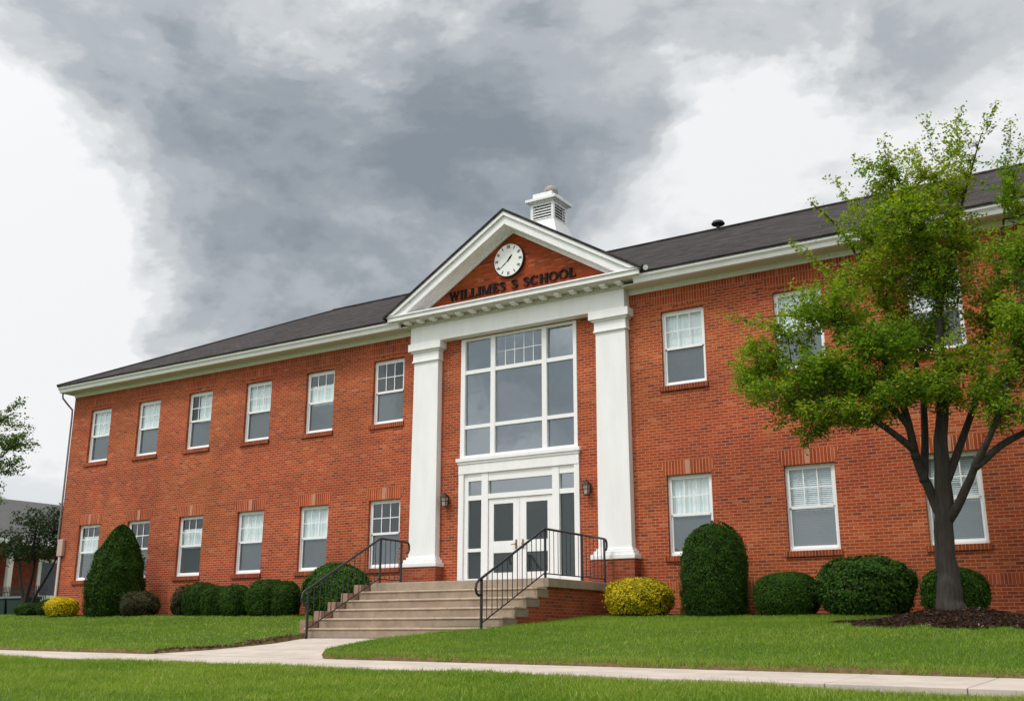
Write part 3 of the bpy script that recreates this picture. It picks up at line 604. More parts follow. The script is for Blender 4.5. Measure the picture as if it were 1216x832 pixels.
for a, c, g0, g1, hx in ((-3.155, -2.168, -3.0, -2.37, -2.27), (-2.158, -1.138, -1.96, -1.30, -2.06)):
    leaf = MB(); y0, y1 = .035, .08
    leaf.box(a, g0, y0, y1, .97, 3.295); leaf.box(g1, c, y0, y1, .97, 3.295)
    for z0, z1 in ((.97, 1.32), (1.84, 2.15), (3.15, 3.295)): leaf.box(g0, g1, y0+.004, y1, z0, z1)
    dl = empty('entrance_door', (0, 0, 0)); bpy.data.objects.remove(dl)
    d = part(leaf, 'entrance_door', M['white'])
    w = d.parent
    for z0, z1 in ((1.32, 1.84), (2.15, 3.15)):
        mb = MB(); mb.quad((g0, .06, z0), (g1, .06, z0), (g1, .06, z1), (g0, .06, z1)); o = mb.build('door_glass', M['doorglass']); o.parent = d
    mb = MB(); mb.box(hx-.025, hx+.025, .02, .034, 1.93, 2.17); mb.tube([(hx, .03, 2.05), (hx, -.03, 2.05)], .014, 8); mb.tube([(hx, -.03, 2.05), (hx+(.12 if hx < -2.16 else -.12)*-1, -.035, 2.04)], .013, 8)
    mb.lathe((hx, .0, 2.05), [(.028, -.02), (.03, 0), (.028, .02)], 10)
    o = mb.build('door_handle', M['brass']); o.parent = d

# clock -------------------------------------------------------------
clk = empty('clock', (-2.3, -.3, 9.94)); clk.parent = school; clk.location = Vector((-2.3, -.25, 9.94))-school.location
def disc(c, r_, y0, y1, n=48):
    mb = MB(); mb.prism([(c[0]+r_*math.cos(2*math.pi*k/n), c[1]+r_*math.sin(2*math.pi*k/n)) for k in range(n)], y0, y1); return mb
cc = (-2.3, 9.93)
part(disc(cc, .50, -.335, -.252), 'clock_rim', M['bronze'], clk, bevel=.008)
part(disc(cc, .475, -.350, -.3355), 'clock_dial', M['dial'], clk, bevel=.004)
mb = MB()
for k in range(12):
    a = math.pi/2-k*math.pi/6; d = Vector((math.cos(a), math.sin(a))); p = Vector((-d.y, d.x))
    def bar(off, r0, r1, w):
        q = [d*r0+p*(off-w), d*r1+p*(off-w), d*r1+p*(off+w), d*r0+p*(off+w)]
        mb.prism([(cc[0]+v.x, cc[1]+v.y) for v in q], -.354, -.3505)
    n = {0: 3, 3: 2, 6: 2, 9: 2}.get(k, 1 if k % 2 else 2)
    for i in range(n): bar((i-(n-1)/2)*.04, .345, .445, .012)
part(mb, 'clock_numerals', M['black'], clk)
def hand(ang, ln, w0, w1, y, tail=.06):
    a = math.pi/2-ang; d = Vector((math.cos(a), math.sin(a))); p = Vector((-d.y, d.x))
    q = [-d*tail+p*w0*.6, -d*tail-p*w0*.6, d*ln*.55-p*w0, d*ln-p*w1, d*ln+p*w1, d*ln*.55+p*w0]
    mb = MB(); mb.prism([(cc[0]+v.x, cc[1]+v.y) for v in q], y, y+.003); return mb
part(hand(R(40), .19, .030, .008, -.360), 'hour_hand', M['black'], clk)
part(hand(R(232), .40, .010, .004, -.3635), 'minute_hand', M['black'], clk)

# lettering ---------------------------------------------------------
def strip(pts, ws):
    P = [Vector(p) for p in pts]; polys = []; Lf = []; Rt = []
    for i, p in enumerate(P):
        t = (P[min(i+1, len(P)-1)]-P[max(0, i-1)]).normalized(); n = Vector((-t.y, t.x)); Lf.append(p+n*ws[i]/2); Rt.append(p-n*ws[i]/2)
    return [[Lf[i], Lf[i+1], Rt[i+1], Rt[i]] for i in range(len(P)-1)]
def smooth_path(p, w, k=5):
    Q = []; S = []
    for i in range(len(p)-1):
        p0, p1, p2, p3 = (Vector(p[max(0, i-1)]), Vector(p[i]), Vector(p[i+1]), Vector(p[min(len(p)-1, i+2)]))
        for j in range(k):
            t_ = j/k; Q.append(.5*((2*p1)+(p2-p0)*t_+(2*p0-5*p1+4*p2-p3)*t_*t_+(3*p1-p0-3*p2+p3)*t_**3)); S.append(w[i]+(w[i+1]-w[i])*t_)
    Q.append(Vector(p[-1])); S.append(w[-1]); return Q, S
def rect(x0, x1, z0, z1): return [Vector((x0, z0)), Vector((x1, z0)), Vector((x1, z1)), Vector((x0, z1))]
SF, TH, TN = .06, .205, .10
def stem(x, w=TH): return [rect(x, x+w, 0, 1), rect(x-.07, x+w+.07, 0, SF), rect(x-.07, x+w+.07, 1-SF, 1)]
def diag(x0, z0, x1, z1, w): return [[Vector((x0-w/2, z0)), Vector((x0+w/2, z0)), Vector((x1+w/2, z1)), Vector((x1-w/2, z1))]]
def glyph(ch):
    if ch == 'I': return stem(.07), .33
    if ch == 'L': return stem(.07)+[rect(.07, .62, 0, .07), [Vector((.55, .05)), Vector((.62, .05)), Vector((.65, .32)), Vector((.60, .32))]], .66
    if ch == 'E': return stem(.07)+[rect(.07, .60, 0, .07), rect(.07, .58, .93, 1), rect(.2, .48, .47, .54), rect(.44, .49, .38, .63), [Vector((.53, .05)), Vector((.60, .05)), Vector((.64, .28)), Vector((.59, .28))], rect(.54, .59, .74, .97)], .66
    if ch == 'H': return stem(.07)+stem(.56)+[rect(.2, .6, .47, .54)], .82
    if ch == 'M': return [rect(.10, .16, 0, 1), rect(.03, .24, 0, SF), rect(.02, .25, 1-SF, 1), rect(.73, .92, 0, 1), rect(.66, .99, 0, SF), rect(.73, .99, 1-SF, 1)]+diag(.18, 1, .47, .0, .18)+diag(.79, 1, .47, 0, .07), 1.02
    if ch == 'W': return diag(.15, 1, .34, 0, .18)+diag(.54, 1, .34, 0, .07)+diag(.56, 1, .75, 0, .18)+diag(.96, 1, .75, 0, .07)+[rect(.0, .30, 1-SF, 1), rect(.42, .70, 1-SF, 1), rect(.84, 1.06, 1-SF, 1)], 1.07
    if ch == 'S':
        p = [(.53, .74), (.50, .88), (.38, .96), (.24, .955), (.12, .88), (.11, .73), (.22, .61), (.37, .50), (.49, .38), (.50, .22), (.40, .07), (.25, .035), (.11, .09), (.06, .26)]
        w = [.04, .06, .07, .08, .13, .16, .19, .20, .19, .16, .09, .07, .06, .04]
        return strip(*smooth_path(p, w)), .60
    if ch == 'O' or ch == 'C':
        a0, a1 = (0, 2*math.pi) if ch == 'O' else (R(38), R(322)); n = 28; pts = []; ws = []
        for i in range(n+1):
            a = a0+(a1-a0)*i/n; pts.append((.43+.34*math.cos(a), .5+.46*math.sin(a))); ws.append(.07+.13*abs(math.cos(a))**1.3 if (ch == 'O' or math.cos(a) < 0) else .07)
        ex = [] if ch == 'O' else [rect(.66, .72, .68, .95)]
        return strip(pts, ws)+ex, .86 if ch == 'O' else .80
sg = empty('sign_lettering', (-2.3, -.25, 9.0)); sg.parent = school; sg.location = Vector((-2.3, -.25, 9.0))-school.location
def word(s, x0, x1, z, h):
    g = [glyph(c) for c in s]; gap = .05; tot = sum(a for _, a in g)+gap*(len(s)-1); k = (x1-x0)/tot; x = x0; j = 0
    for polys, adv in g:
        mb = MB()
        for p in polys:
            q = [(x+v.x*k, z+v.y*h) for v in p]; d = .0006*(j % 7); j += 1
            mb.prism(q, -.295-d, -.262)
        part(mb, 'letter', M['black'], sg)
        x += (adv+gap)*k
word('WILLIMES', -4.40, -2.44, 9.07, .268); word('S', -2.25, -2.03, 9.07, .268); word('SCHOOL', -1.86, -.16, 9.07, .268)

# cupola, roof vent ------------------------------------------------
cu = empty('cupola', (-2.25, 1.83, 11.1)); cu.parent = school; cu.location = Vector((-2.25, 1.83, 11.1))-school.location
cx, cy, h = -2.25, 1.83, .405
mb = MB(); q = h+.02; B = .66
mb.add([(cx-q, cy-q, 11.68), (cx+q, cy-q, 11.68), (cx+q, cy+q, 11.68), (cx-q, cy+q, 11.68), (cx-B, cy-B, 11.0), (cx+B, cy-B, 11.0), (cx+B, cy+B, 11.0), (cx-B, cy+B, 11.0)], [(3,2,1,0), (0,1,5,4), (1,2,6,5), (2,3,7,6), (3,0,4,7)])
part(mb, 'cupola_base', M['louver'], cu, bevel=.01)
mb = MB(); z0, z1 = 11.68, 12.30; w = .09
for sx in (-1, 1):
    for sy in (-1, 1): mb.box(cx+sx*h-(w if sx > 0 else 0), cx+sx*h+(0 if sx > 0 else w), cy+sy*h-(w if sy > 0 else 0), cy+sy*h+(0 if sy > 0 else w), z0, z1)
for z in ((z0, z0+.08), (z1-.07, z1)):
    mb.box(cx-h+w, cx+h-w, cy-h+.002, cy-h+.06, *z); mb.box(cx-h+w, cx+h-w, cy+h-.06, cy+h-.002, *z); mb.box(cx-h+.002, cx-h+.06, cy-h+w, cy+h-w, *z); mb.box(cx+h-.06, cx+h-.002, cy-h+w, cy+h-w, *z)
part(mb, 'cupola_frame', M['louver'], cu, bevel=.006)
mb = MB(); 
for i in range(5):
    z = z0+.10+i*.088
    mb.add([(cx-h+w, cy-h+.01, z), (cx+h-w, cy-h+.01, z), (cx+h-w, cy-h+.09, z+.075), (cx-h+w, cy-h+.09, z+.075), (cx-h+w, cy-h+.01, z+.018), (cx+h-w, cy-h+.01, z+.018), (cx+h-w, cy-h+.09, z+.093), (cx-h+w, cy-h+.09, z+.093)], [(0,1,5,4), (0,3,2,1), (4,5,6,7)])
    mb.add([(cx+h-.01, cy-h+w, z), (cx+h-.01, cy+h-w, z), (cx+h-.09, cy+h-w, z+.075), (cx+h-.09, cy-h+w, z+.075), (cx+h-.01, cy-h+w, z+.018), (cx+h-.01, cy+h-w, z+.018), (cx+h-.09, cy+h-w, z+.093), (cx+h-.09, cy-h+w, z+.093)], [(0,1,5,4), (0,3,2,1), (4,5,6,7)])
part(mb, 'louver_slats', M['louver'], cu)
mb = MB(); mb.box(cx-h+.1, cx+h-.1, cy-h+.1, cy+h-.1, z0, z1); part(mb, 'louver_backing', M['dark'], cu)
mb = MB(); mb.box(cx-h-.05, cx+h+.05, cy-h-.05, cy+h+.05, 12.301, 12.345); mb.box(cx-h-.12, cx+h+.12, cy-h-.12, cy+h+.12, 12.3455, 12.44); part(mb, 'cupola_cornice', M['louver'], cu, bevel=.014)
mb = MB(); mb.box(cx-.37, cx+.30, cy-.33, cy+.33, 12.441, 12.66); part(mb, 'cupola_cap', M['louver'], cu, bevel=.01)
mb = MB(); mb.lathe((cx+.15, cy-.12, 12.66), [(.215, 0), (.225, .03), (.22, .08), (.19, .15), (.14, .205), (.07, .24), (.01, .25)], 20); part(mb, 'cupola_dome', M['cap'], cu, smooth=True)
mb = MB(); vx, vy, vz = 1.42, 6.3, roofz(6.3)
mb.tube([(vx, vy, vz-.1), (vx, vy, vz+.22)], .06, 10); mb.lathe((vx, vy, vz+.2), [(.20, 0), (.22, .03), (.17, .11), (.05, .15)], 14); part(mb, 'roof_vent', M['vent'])
# downspout, utility box
mb = MB(); mb.tube([(-22.08, -.50, 8.46), (-22.08, -.48, 8.26), (-22.05, -.24, 8.03), (-22.03, -.06, 7.88), (-22.03, -.045, 7.6), (-22.03, -.045, 3.0)], .034, 10); part(mb, 'downspout', M['grey'])
mb = MB(); mb.box(-21.93, -21.62, -.13, -.003, 2.45, 3.05); part(mb, 'utility_box', M['box'], bevel=.02)
mb = MB(); mb.tube([(-21.80, -.06, 2.45), (-21.80, -.06, .1)], .045, 10); part(mb, 'conduit', M['whitepipe'])

# ------------------------------------------------------------------ wall lanterns
def lantern(x, z, label):
    root = empty('wall_lantern', (x, 0, z)); tag(root, label, 'wall lamp', 'lanterns flanking the entrance doors')
    def p(mb, name, mat, **k):
        o = mb.build(name, mat, **k); o.parent = root; return o
    mb = MB(); mb.box(-.055, .055, -.02, -.002, -.1, .12); mb.tube([(0, -.02, .06), (0, -.06, .13), (0, -.12, .17)], .014, 8); p(mb, 'bracket', M['bronze'])
    mb = MB(); c = (0, -.135)
    for sx in (-1, 1):
        for sy in (-1, 1): mb.tube([(sx*.052, c[1]+sy*.052, -.17), (sx*.082, c[1]+sy*.082, .08)], .009, 6)
    mb.box(-.062, .062, c[1]-.062, c[1]+.062, -.19, -.165)
    mb.add([(-.11, c[1]-.11, .08), (.11, c[1]-.11, .08), (.11, c[1]+.11, .08), (-.11, c[1]+.11, .08), (-.03, c[1]-.03, .18), (.03, c[1]-.03, .18), (.03, c[1]+.03, .18), (-.03, c[1]+.03, .18)], [(3,2,1,0), (4,5,6,7), (0,1,5,4), (1,2,6,5), (2,3,7,6), (3,0,4,7)])
    mb.lathe((0, c[1], .18), [(.02, 0), (.028, .02), (.012, .05)], 8); mb.box(-.075, .075, c[1]-.075, c[1]+.075, -.03, -.018)
    p(mb, 'lantern_cage', M['bronze'])
    mb = MB(); mb.add([(-.046, c[1]-.046, -.164), (.046, c[1]-.046, -.164), (.046, c[1]+.046, -.164), (-.046, c[1]+.046, -.164), (-.074, c[1]-.074, .078), (.074, c[1]-.074, .078), (.074, c[1]+.074, .078), (-.074, c[1]+.074, .078)], [(0,1,5,4), (1,2,6,5), (2,3,7,6), (3,0,4,7)])
    p(mb, 'lantern_glass', M['lampglass'])
lantern(-4.53, 3.34, 'dark bronze wall lantern on brick between left pilaster and entrance doors'); lantern(-.03, 3.36, 'dark bronze wall lantern on brick between entrance doors and right pilaster')

# ------------------------------------------------------------------ entrance stairs
st = empty('entrance_stairs', (-1.7, -3.5, -.36)); tag(st, 'six tan concrete steps rising to a brick sided landing at the entrance', 'stairs')
def spart(mb, name, mat, **k):
    o = mb.build(name, mat, **k); o.parent = st; o.location = -st.location; return o
SX0, SX1, LZ = -4.22, .80, .93; RI = (LZ+.36)/6; TR = .455
mb = MB(); mb.box(SX0, SX1+.05, -3.55, -.001, LZ-.20, LZ); spart(mb, 'landing', M['slab'], bevel=.015)
mb = MB(); mb.box(SX0+.02, SX1-.01, -3.49, -.001, -.8, LZ-.201)
for i in range(5):
    yf = -3.5-(4-i)*TR; zt = -.36+RI*(i+1)
    mb.box(SX1-.30, SX1-.012, yf-.40, yf+.02 if i == 4 else yf+.06, -.8, zt-RI+.0) if i > 0 else None
spart(mb, 'brick_base', M['plinthbrick'])
for i in range(5):                      # step i: top at -.36+RI*(i+1)
    yf = -3.5-(5-i)*TR; zt = -.36+RI*(i+1)
    mb = MB(); mb.box(SX0, SX1, yf, yf+TR+.10 if i < 4 else -3.48, zt-RI+.002, zt-.042)
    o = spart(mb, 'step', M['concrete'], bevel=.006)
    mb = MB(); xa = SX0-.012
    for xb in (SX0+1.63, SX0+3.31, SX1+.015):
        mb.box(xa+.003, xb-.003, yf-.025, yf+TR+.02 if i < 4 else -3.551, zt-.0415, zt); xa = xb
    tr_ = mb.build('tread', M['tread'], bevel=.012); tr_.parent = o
    mb = MB(); mb.box(SX0-.27, SX0-.045, yf+.10, yf+TR+.08, -.6, zt+RI*.78); spart(mb, 'cheek_block', M['cheek'], bevel=.01)
mb = MB(); mb.box(SX0+.02, SX1-.02, -5.3, -3.5, -.9, -.361); spart(mb, 'footing', M['slab'])

def handrail(x, yb, zb, ym, zm, yend, label, mids):
    root = empty('stair_handrail', (x, yb, zb)); tag(root, label, 'handrail', 'black iron handrails of the entrance stairs')
    def p(mb, name):
        o = mb.build(name, M['iron']); o.parent = root; o.location = -root.location; return o
    H = 1.07; sl_ = (zm-zb)/(ym-yb)
    def zr(y): return zb+sl_*(y-yb) if y < ym else zm
    s = .021
    for y in (yb, ym, *mids):
        mb = MB(); mb.box(x-s, x+s, y-s, y+s, zr(y)-.03, zr(y)+H); p(mb, 'post')
    # top rail with the curled lower end and the turned down far end
    pts = [(x, yb-.02, zb+H-.40)]
    for k in range(9):
        a = -math.pi/2-math.pi*k/8*1.0; pts.append((x, yb-.10+.13*math.cos(a), zb+H-.24+.15*math.sin(a)*-1*-1))
    pts = [(x, yb-.03, zb+H-.30), (x, yb-.10, zb+H-.33), (x, yb-.17, zb+H-.29), (x, yb-.205, zb+H-.20), (x, yb-.18, zb+H-.10), (x, yb-.10, zb+H-.03), (x, yb, zb+H+.015)]
    pts += [(x, ym-.05, zm+H-.005), (x, ym+.03, zm+H+.012), (x, yend-.12, zm+H), (x, yend-.03, zm+H-.02), (x, yend+.01, zm+H-.08), (x, yend+.01, zm+H-.2), (x, yend-.03, zm+H-.27), (x, yend-.09, zm+H-.27)]
    mb = MB(); mb.tube(pts, .027, 10); p(mb, 'top_rail')
    mb = MB(); mb.tube([(x, yb, zr(yb)+.20), (x, ym, zr(ym)+.12)], .016, 8); mb.tube([(x, ym, zm+.10), (x, mids[-1] if mids else yend, zm+.10)], .014, 8); p(mb, 'bottom_rail')
    n = 13; first = None
    for i in range(1, n):
        y = yb+(ym-yb)*i/n
        z0 = zr(yb)+.20+(zr(ym)+.12-zr(yb)-.20)*i/n
        mb = MB(); mb.tube([(x, y, z0), (x, y, zr(y)+H)], .0095, 6); p(mb, 'baluster')
    y = ym+.19; last = mids[-1] if mids else yend
    while y < last-.08:
        if all(abs(y-q) > .07 for q in mids):
            mb = MB(); mb.tube([(x, y, zm+.10), (x, y, zm+H)], .0085, 6); p(mb, 'baluster')
        y += .19
handrail(.70, -5.95, -.27, -3.44, LZ, -.50, 'black iron handrail at the open side of the stairs, running on to right pilaster', (-1.75, -.62))
handrail(-4.03, -5.92, -.37, -3.44, LZ, -2.32, 'black iron handrail at the shrub side of the stairs, ending short of left pilaster', (-2.62,))

# ------------------------------------------------------------------ planting
def leaves(cen, nrm, size, tint, aspect=.62, fold=.12, up=None):
    """diamond leaves: cen (N,3), nrm (N,3) leaf normals"""
    n = len(cen); nrm = nrm/np.linalg.norm(nrm, axis=1, keepdims=True)
    rnd = rng.normal(size=(n, 3)); d = np.cross(nrm, rnd); d /= np.linalg.norm(d, axis=1, keepdims=True); s = np.cross(nrm, d)
    Ls = size[:, None]; Ws = Ls*aspect*.5
    v = np.empty((n, 4, 3)); v[:, 0] = cen-d*Ls*.5; v[:, 1] = cen+s*Ws+nrm*Ls*fold-d*Ls*.05; v[:, 2] = cen+d*Ls*.5; v[:, 3] = cen-s*Ws+nrm*Ls*fold-d*Ls*.05
    return v.reshape(-1, 3), np.repeat(tint, 4, axis=0)
def fnoise(p, seed, oct=3):
    r_ = np.random.default_rng(seed); o = np.zeros(len(p)); a = 1.
    for k in range(oct):
        f = r_.normal(size=(3, 3))*(1.6*2**k); ph = r_.uniform(0, 6.28, 3)
        o += a*np.sin(p@f[0]+ph[0])*np.sin(p@f[1]+ph[1]); a *= .55
    return o
def shrub(name, x0, x1, y, zt, label, group, cols, size=.045, dens=2600, top=2.4, side=2.6, cone=0., ry=None, lump=.05, zb=None, rag=.06, lean=0., nar=.22):
    r_ = np.random.default_rng(int(abs(x0*100))+3)
    cx, rx = (x0+x1)/2, (x1-x0)/2; tp = abs(cx-13)/(y+24); cp_ = 1/math.sqrt(1+tp*tp); ry = min(ry or 9, rx*cp_*1.05); rx = math.sqrt(max(rx*rx-(ry*tp)**2, (.55*rx)**2)); g0 = float(lawn(cx, y)) if zb is None else zb; H = zt-g0
    area = 2*math.pi*((rx+ry)/2)*H*.9+math.pi*rx*ry; n = int(area*dens)
    th_ = r_.uniform(0, 2*math.pi, n); u = r_.uniform(0, 1, n)
    hz = u**.8                                   # height share
    # silhouette radius at height
    if cone: prof = np.clip((1-hz**cone)**(1/1.5), 0, 1)*(.86+.14*np.sin(np.clip(hz*3.2, 0, 1.57)))
    else:
        prof = np.where(hz > .45, np.clip(1-((hz-.45)/.55)**top, 0, 1)**(1/2.2), 1-nar*((.45-hz)/.45)**side)
    ct, sn_ = np.cos(th_), np.sin(th_); dirs = np.stack([ct, sn_, hz*2-1], 1)
    lum = 1+lump*fnoise(dirs*1.8, int(abs(x0*77))+1)
    dep = 1-np.abs(r_.normal(0, rag, n))+r_.normal(0, .014, n)+(r_.uniform(size=n) < .09)*r_.uniform(0, .13, n)
    k = prof*lum*dep
    # tops: fill the cap with points inside the outline
    P = np.stack([cx+rx*ct*k+lean*hz, y+ry*sn_*k, g0+.03+H*hz*(1+(lum-1)*.6*(1-hz if cone else 1))], 1)
    ncap = int(n*.22); rr = np.sqrt(r_.uniform(0, 1, ncap)); tt = r_.uniform(0, 6.283, ncap)
    if cone: hc = np.clip(1-rr**1.5, 0, 1)**(1/cone)
    else: hc = .45+.55*np.clip(1-rr**2.2, 0, 1)**(1/top)
    lumc = 1+lump*fnoise(np.stack([np.cos(tt)*rr, np.sin(tt)*rr, hc*2-1], 1)*1.8, int(abs(x0*77))+1)
    Pc = np.stack([cx+rx*rr*np.cos(tt)*.97+lean*hc, y+ry*rr*np.sin(tt)*.97, g0+.03+H*hc*(1+(lumc-1)*.6*(1-hc if cone else 1))-np.abs(r_.normal(0, .03, ncap))], 1)
    P = np.concatenate([P, Pc]); c0 = np.array([cx, y, g0+H*.35])
    nr = (P-c0)/np.array([rx, ry, H*.6]); nr /= np.linalg.norm(nr, axis=1, keepdims=True); nr = nr+r_.normal(0, .55, P.shape)
    c = np.array(cols); w = r_.dirichlet(np.full(len(c), .55), len(P)); tint = w@c
    patch = .95+.42*(fnoise(P*2.6, 5)*.5); tint = tint*np.clip(patch, .5, 1.6)[:, None]; dd_ = r_.uniform(size=len(P)) < .02; tint[dd_] = np.array((.09, .06, .03))
    sz = size*r_.uniform(.7, 1.35, len(P))
    v, tn = leaves(P, nr, sz, tint)
    # inner body
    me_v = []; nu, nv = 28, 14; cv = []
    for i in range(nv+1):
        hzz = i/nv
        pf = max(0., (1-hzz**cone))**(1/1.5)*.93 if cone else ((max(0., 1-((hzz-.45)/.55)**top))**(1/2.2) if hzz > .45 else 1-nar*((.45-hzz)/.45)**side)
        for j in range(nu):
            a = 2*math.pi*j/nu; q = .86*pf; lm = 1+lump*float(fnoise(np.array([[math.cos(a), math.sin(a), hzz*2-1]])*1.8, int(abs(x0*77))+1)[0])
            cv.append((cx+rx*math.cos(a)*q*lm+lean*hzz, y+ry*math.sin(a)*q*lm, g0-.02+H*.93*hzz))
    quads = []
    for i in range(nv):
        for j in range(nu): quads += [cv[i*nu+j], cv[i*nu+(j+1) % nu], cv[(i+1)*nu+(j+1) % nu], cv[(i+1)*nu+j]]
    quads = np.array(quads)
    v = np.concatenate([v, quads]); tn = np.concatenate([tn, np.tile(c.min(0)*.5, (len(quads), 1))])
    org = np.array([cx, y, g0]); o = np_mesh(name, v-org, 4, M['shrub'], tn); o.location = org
    tag(o, label, 'shrub', group); return o
YEW = [(.018, .050, .006), (.034, .090, .008), (.066, .145, .012), (.018, .045, .008)]
BOX = [(.022, .06, .008), (.044, .11, .012), (.085, .18, .02), (.02, .055, .010)]
GOLD = [(.80, .55, .010), (.80, .58, .02), (.55, .44, .012), (.14, .18, .012)]
GOLD2 = [(.76, .53, .012), (.64, .48, .014), (.32, .31, .015), (.07, .12, .012)]
BRN = [(.06, .055, .028), (.045, .06, .02), (.09, .065, .04), (.03, .045, .015)]
gr_, gl_, gg = 'foundation shrubs of the right wing', 'foundation shrubs of the left wing', 'golden shrubs by the wall'
shrub('golden_shrub', 1.12, 2.84, -1.35, .95, 'golden leaved low shrub beside the brick side of the stair landing', gg, GOLD2, .05, 2600, ry=.75, lump=.07, rag=.09)
shrub('columnar_shrub', 2.90, 4.54, -1.1, 2.10, 'tall dark green shrub clipped to a rounded column under first right wing window', gr_, YEW, .036, 4200, top=2.3, side=1.6, ry=.8, lump=.06, nar=.04)
shrub('rounded_shrub', 4.62, 6.12, -1.1, 1.0, 'low dark shrub clipped to a smooth oval, between the tall column and wide shrub', gr_, YEW, .036, 4200, top=2.8, ry=.62, lump=.035)
shrub('broadleaf_shrub', 6.08, 8.04, -1.15, 1.22, 'wide loose glossy leaved green shrub left of the tree mulch', gr_, BOX, .062, 2300, top=3., ry=.8, lump=.08, rag=.08)
shrub('rounded_shrub', 8.12, 9.42, -1.1, 1.0, 'small dark round shrub behind the trunk of the lawn tree', gr_, BOX, .042, 3200, ry=.62, lump=.04)
shrub('conical_shrub', -18.45, -15.3, -1.35, 3.18, 'large dark green cone shaped evergreen shrub hiding a lower window', gl_, YEW, .055, 2600, cone=2.2, ry=1.2, lump=.07, lean=.16)
shrub('brown_shrub', -16.5, -14.55, -1.35, 1.0, 'dull brown green low mound shrub at the right foot of the cone', gl_, BRN, .05, 2200, ry=.7, lump=.08, rag=.12)
shrub('wispy_shrub', -14.5, -13.4, -1.0, 1.12, 'thin wispy reddish brown shrub between the brown mound and clipped row', gl_, BRN, .045, 900, ry=.45, lump=.18, rag=.25)
for x0, x1, y, zt, lab in ((-13.85, -12.1, -1.05, 1.22, 'clipped dark shrub next to the wispy shrub, first of the clipped row'), (-12.85, -11.3, -1.25, 1.10, 'clipped dark shrub, second of the row, low in front of its neighbour'),
                           (-11.95, -10.6, -1.3, 1.12, 'clipped dark shrub, third and middle of the row of five'), (-11.0, -9.2, -1.15, 1.24, 'broad clipped dark shrub, fourth and biggest of the row of five'),
                           (-9.75, -8.6, -1.35, 1.15, 'narrow clipped dark shrub ending the row beside the stair shrub')):
    shrub('rounded_shrub', x0, x1, y, zt, lab, gl_, YEW, .042, 2900, top=2.8, ry=.68, lump=.055, nar=.14)
shrub('broadleaf_shrub', -8.7, -6.15, -1.2, 1.56, 'large leafy green shrub seen through the left stair handrail', gl_, BOX, .06, 2300, top=2.4, ry=.85, lump=.08, rag=.08)
shrub('golden_shrub', -19.6, -17.8, -1.9, .86, 'bright yellow low shrub at the left foot of the cone shaped evergreen', gg, GOLD, .05, 2600, ry=.6, lump=.07)
shrub('rounded_shrub', -20.95, -19.55, -1.3, .84, 'low dark green shrub just left of the bright yellow shrub', gl_, YEW, .045, 2400, ry=.55, lump=.05)
shrub('rounded_shrub', -22.35, -20.85, -1.2, .74, 'low dark green shrub at the outer corner of the left wing', gl_, YEW, .045, 2400, ry=.55, lump=.05)

# mulch ------------------------------------------------------------
def chips(name, n, fx, fy, keep, label, kind='stuff', gain=(1, 1, 1)):
    x = rng.uniform(*fx, n); y = rng.uniform(*fy, n); k = keep(x, y); x, y = x[k], y[k]; z = lawn(x, y)+rng.uniform(.0, .03, len(x))
    P = np.stack([x, y, z], 1); nr = np.array([0, 0, 1.])+rng.normal(0, .5, P.shape)
    c = np.array([(.055, .026, .018), (.03, .016, .012), (.085, .045, .03), (.022, .012, .010)]); tint = c[rng.integers(0, 4, len(P))]*np.array(gain)
    lt = rng.uniform(size=len(P)) < .012; tint[lt] = (.30, .24, .20)
    v, tn = leaves(P, nr, rng.uniform(.035, .10, len(P)), tint, .4, .05)
    # base sheet under the chips
    gx_ = np.linspace(fx[0], fx[1], max(30, int((fx[1]-fx[0])/.12))); gy_ = np.linspace(fy[0], fy[1], max(16, int((fy[1]-fy[0])/.12)))
    q = []
    for i in range(len(gx_)-1):
        for j in range(len(gy_)-1):
            a = [(gx_[i], gy_[j]), (gx_[i+1], gy_[j]), (gx_[i+1], gy_[j+1]), (gx_[i], gy_[j+1])]
            ax_, ay_ = np.array([p[0] for p in a]), np.array([p[1] for p in a])
            if keep(np.array([ax_.mean()]), np.array([ay_.mean()])).all(): q += [(p[0], p[1], float(lawn(p[0], p[1]))+.012) for p in a]
    q = np.array(q); v = np.concatenate([v, q]); tn = np.concatenate([tn, np.tile(np.array((.04, .022, .016))*np.array(gain), (len(q), 1))])
    o = np_mesh(name, v, 4, M['grass'], tn); tag(o, label, 'mulch', kind=kind)
chips('mulch_mound', 26000, (6.8, 12.6), (-5.9, -2.4), in_mulch, 'dark brown bark mulch heaped round the lawn tree')
chips('mulch_bed', 30000, (-22.3, 17.4), (-1.6, -.02), lambda x, y: in_bed(x, y) & ~in_build(x, y), 'dark soil and mulch strip along the foot of the brick wall')

def in_soil(x, y): return (y < -6.2) & (y > -9.36) & (x > path_l(y)-.05-(.26+.14*np.sin(y*5.)+.12*np.sin(y*13))*np.clip((y+9.9)/2.2, 0, 1)*np.clip((-6.1-y)/.6, 0, 1)) & (x < path_l(y)-.03)
chips('bare_soil', 9000, (-5.6, -3.9), (-9.4, -6.1), in_soil, 'strip of bare brown soil along the lawn edge of the entrance path', gain=(2.8, 3.6, 3.2))
